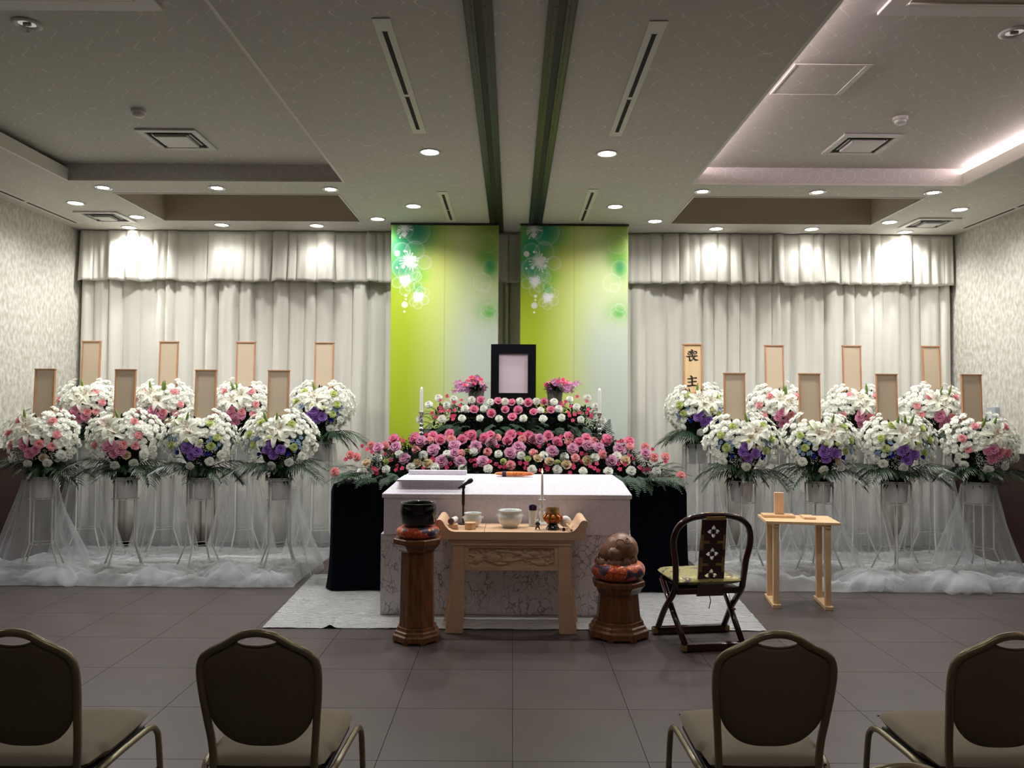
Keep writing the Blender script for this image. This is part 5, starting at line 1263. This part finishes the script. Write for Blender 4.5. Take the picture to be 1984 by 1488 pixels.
P = [[(-1.28, -.03, .0), (1.3, -.03, .0)], [(-1.15, .03, .10), (1.17, .03, .10)], [(-.95, .2, .26), (1.0, .2, .26)], [(-.95, .24, .28), (1.0, .24, .28)], [(-1.28, .26, .0), (1.3, .26, .0)]]
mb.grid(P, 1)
o = mb.build('foliage', [M['leaf'], M['moss']], t, fix=False); o['kind'] = 'stuff'
for k in range(150):
    u = rg.random()
    if k < 66: x = -1.4 + 2.83 * (k + .5) / 66; a = R(-90) + x * .35 + rg.uniform(-.5, .5); p = (x, -.17 + rg.uniform(0, .04), .035 + rg.uniform(0, .06)); el = R(rg.uniform(-38, -5)); 
    elif k < 96:
        s = -1 if k % 2 else 1; a = R(-90) + s * R(rg.uniform(40, 100)); p = (s * rg.uniform(1.15, 1.42), rg.uniform(-.15, .1), rg.uniform(.03, .14)); el = R(rg.uniform(-30, 15))
    else: v = rg.random(); hw = 1.28 - .3 * v; x = rg.uniform(-hw, hw); a = R(rg.uniform(-150, -30)); p = (x, -.06 + .38 * v, .02 + .33 * v - .12 * max(0, abs(x) - .95) * v); el = R(rg.uniform(10, 70))
    place('fern_frond', FERNS[k % 3], t, p, aim(a, el, rg.uniform(-.4, .4)), rg.uniform(.7, 1.05))
t = bank('rose_bank', 'smaller upper altar flower bank of pink roses and white carnations', UP, (.02, 7.5, 1.346), 6, .92)
mb = MB()
for i in range(2400):
    v = rg.random(); hw = .80 - .05 * v; x = rg.uniform(-hw, hw); z = -.06 + .28 * v - .10 * max(0, abs(x) - .6) * v; y = -.15 + .22 * v + rg.uniform(0, .06)
    leafblade(mb, (x, y, z), (rg.uniform(-1, 1), rg.uniform(-1, .1), rg.uniform(0, 1)), rg.uniform(.04, .08), rg.uniform(.006, .011), .3, 2)
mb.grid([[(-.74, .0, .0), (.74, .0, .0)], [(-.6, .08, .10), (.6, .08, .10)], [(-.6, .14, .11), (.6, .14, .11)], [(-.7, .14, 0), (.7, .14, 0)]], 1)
o = mb.build('foliage', [M['leaf'], M['moss']], t, fix=False); o['kind'] = 'stuff'
for k in range(80):
    if k < 44: x = -.8 + 1.6 * (k + .5) / 44; a = R(-90) + x * .6 + rg.uniform(-.6, .6); p = (x, -.12, rg.uniform(-.03, .06)); el = R(rg.uniform(-45, -5)); sc = rg.uniform(.6, .85)
    elif k < 60: s = -1 if k % 2 else 1; a = R(-90) + s * R(rg.uniform(50, 100)); p = (s * rg.uniform(.62, .78), rg.uniform(-.1, .05), rg.uniform(0, .15)); el = R(rg.uniform(-25, 40)); sc = rg.uniform(.55, .8)
    else: v = rg.random(); x = rg.uniform(-.74, .74); a = R(rg.uniform(-150, -30)); p = (x, -.02 + .14 * v, .02 + .16 * v); el = R(rg.uniform(30, 80)); sc = rg.uniform(.5, .7)
    place('fern_frond', FERNS[k % 3], t, p, aim(a, el, rg.uniform(-.4, .4)), sc)

def vase(x, y, z, s, lab):
    rg = random.Random(70 + s); t = thing('flower_vase', lab, 'vase', (x, y, z))
    MB().lathe([(0, 0), (.052, 0), (.056, .01), (.078, .205), (.084, .215), (.078, .218), (.07, .2), (.05, .02), (0, .02)], 28, close=False).build('vase', M['vase'], t, 'auto')
    mb = MB()
    for i in range(150):
        a = rg.uniform(0, 2 * PI); leafblade(mb, (.07 * math.cos(a) * rg.random(), .06 * math.sin(a), .2 + .06 * rg.random()), (math.cos(a) + s * .5, math.sin(a), rg.uniform(0, 1.2)), rg.uniform(.06, .13), rg.uniform(.006, .011), .4, 3)
    o = mb.build('foliage', M['palm'], t, fix=False); o['kind'] = 'stuff'
    for i in range(15):
        u = rg.uniform(-.13, .13); x_, y_, z_ = u + s * .03, rg.uniform(-.09, .05), .245 + .10 * (1 - (u / .16) ** 2) * rg.uniform(.2, 1)
        place('spray_carnation', F_('spray_carnation', 'f_hot' if i % 3 else 'f_rose'), t, (x_, y_, z_), qz((u * 3, -1, 1), rg), rg.uniform(.9, 1.25))
    for k in range(11):   # orchid sprays
        if k < 6: dx, dz, L = s * rg.uniform(.7, 1), rg.uniform(.1, .45), rg.uniform(.2, .30)
        elif k < 9: dx, dz, L = rg.uniform(-.2, .5) * s, 1, rg.uniform(.15, .22)
        else: dx, dz, L = -s * .6, .5, .12
        d = Vector((dx, rg.uniform(-.5, .1), dz)).normalized(); p0 = Vector((0, 0, .215)); pts = [p0 + d * L * q - Vector((0, 0, .05 * q * q)) for q in (0, .25, .5, .75, 1)]
        MB().tube(pts, .0015, 5).build('stem', M['stem'], t)
        for q in range(12):
            v = .1 + .9 * q / 11; j = min(3, int(v * 4)); pp = pts[j].lerp(pts[j + 1], v * 4 - j) + Vector((rg.uniform(-.015, .015), rg.uniform(-.02, .01), rg.uniform(-.015, .015)))
            if v > .85: place('orchid_bud', LIME, t, pp, qz((d.x, d.y, d.z), rg), .3)
            else: place('orchid', F_('orchid', 'f_orchid'), t, pp, qz((rg.uniform(-.4, .4), -1, rg.uniform(0, .6)), rg), rg.uniform(1.0, 1.25))
vase(-.355, 7.74, 1.502, -1, 'grey vase of orchids and pink flowers left of the portrait')
vase(.415, 7.74, 1.502, 1, 'grey vase of orchids and pink flowers right of the portrait')
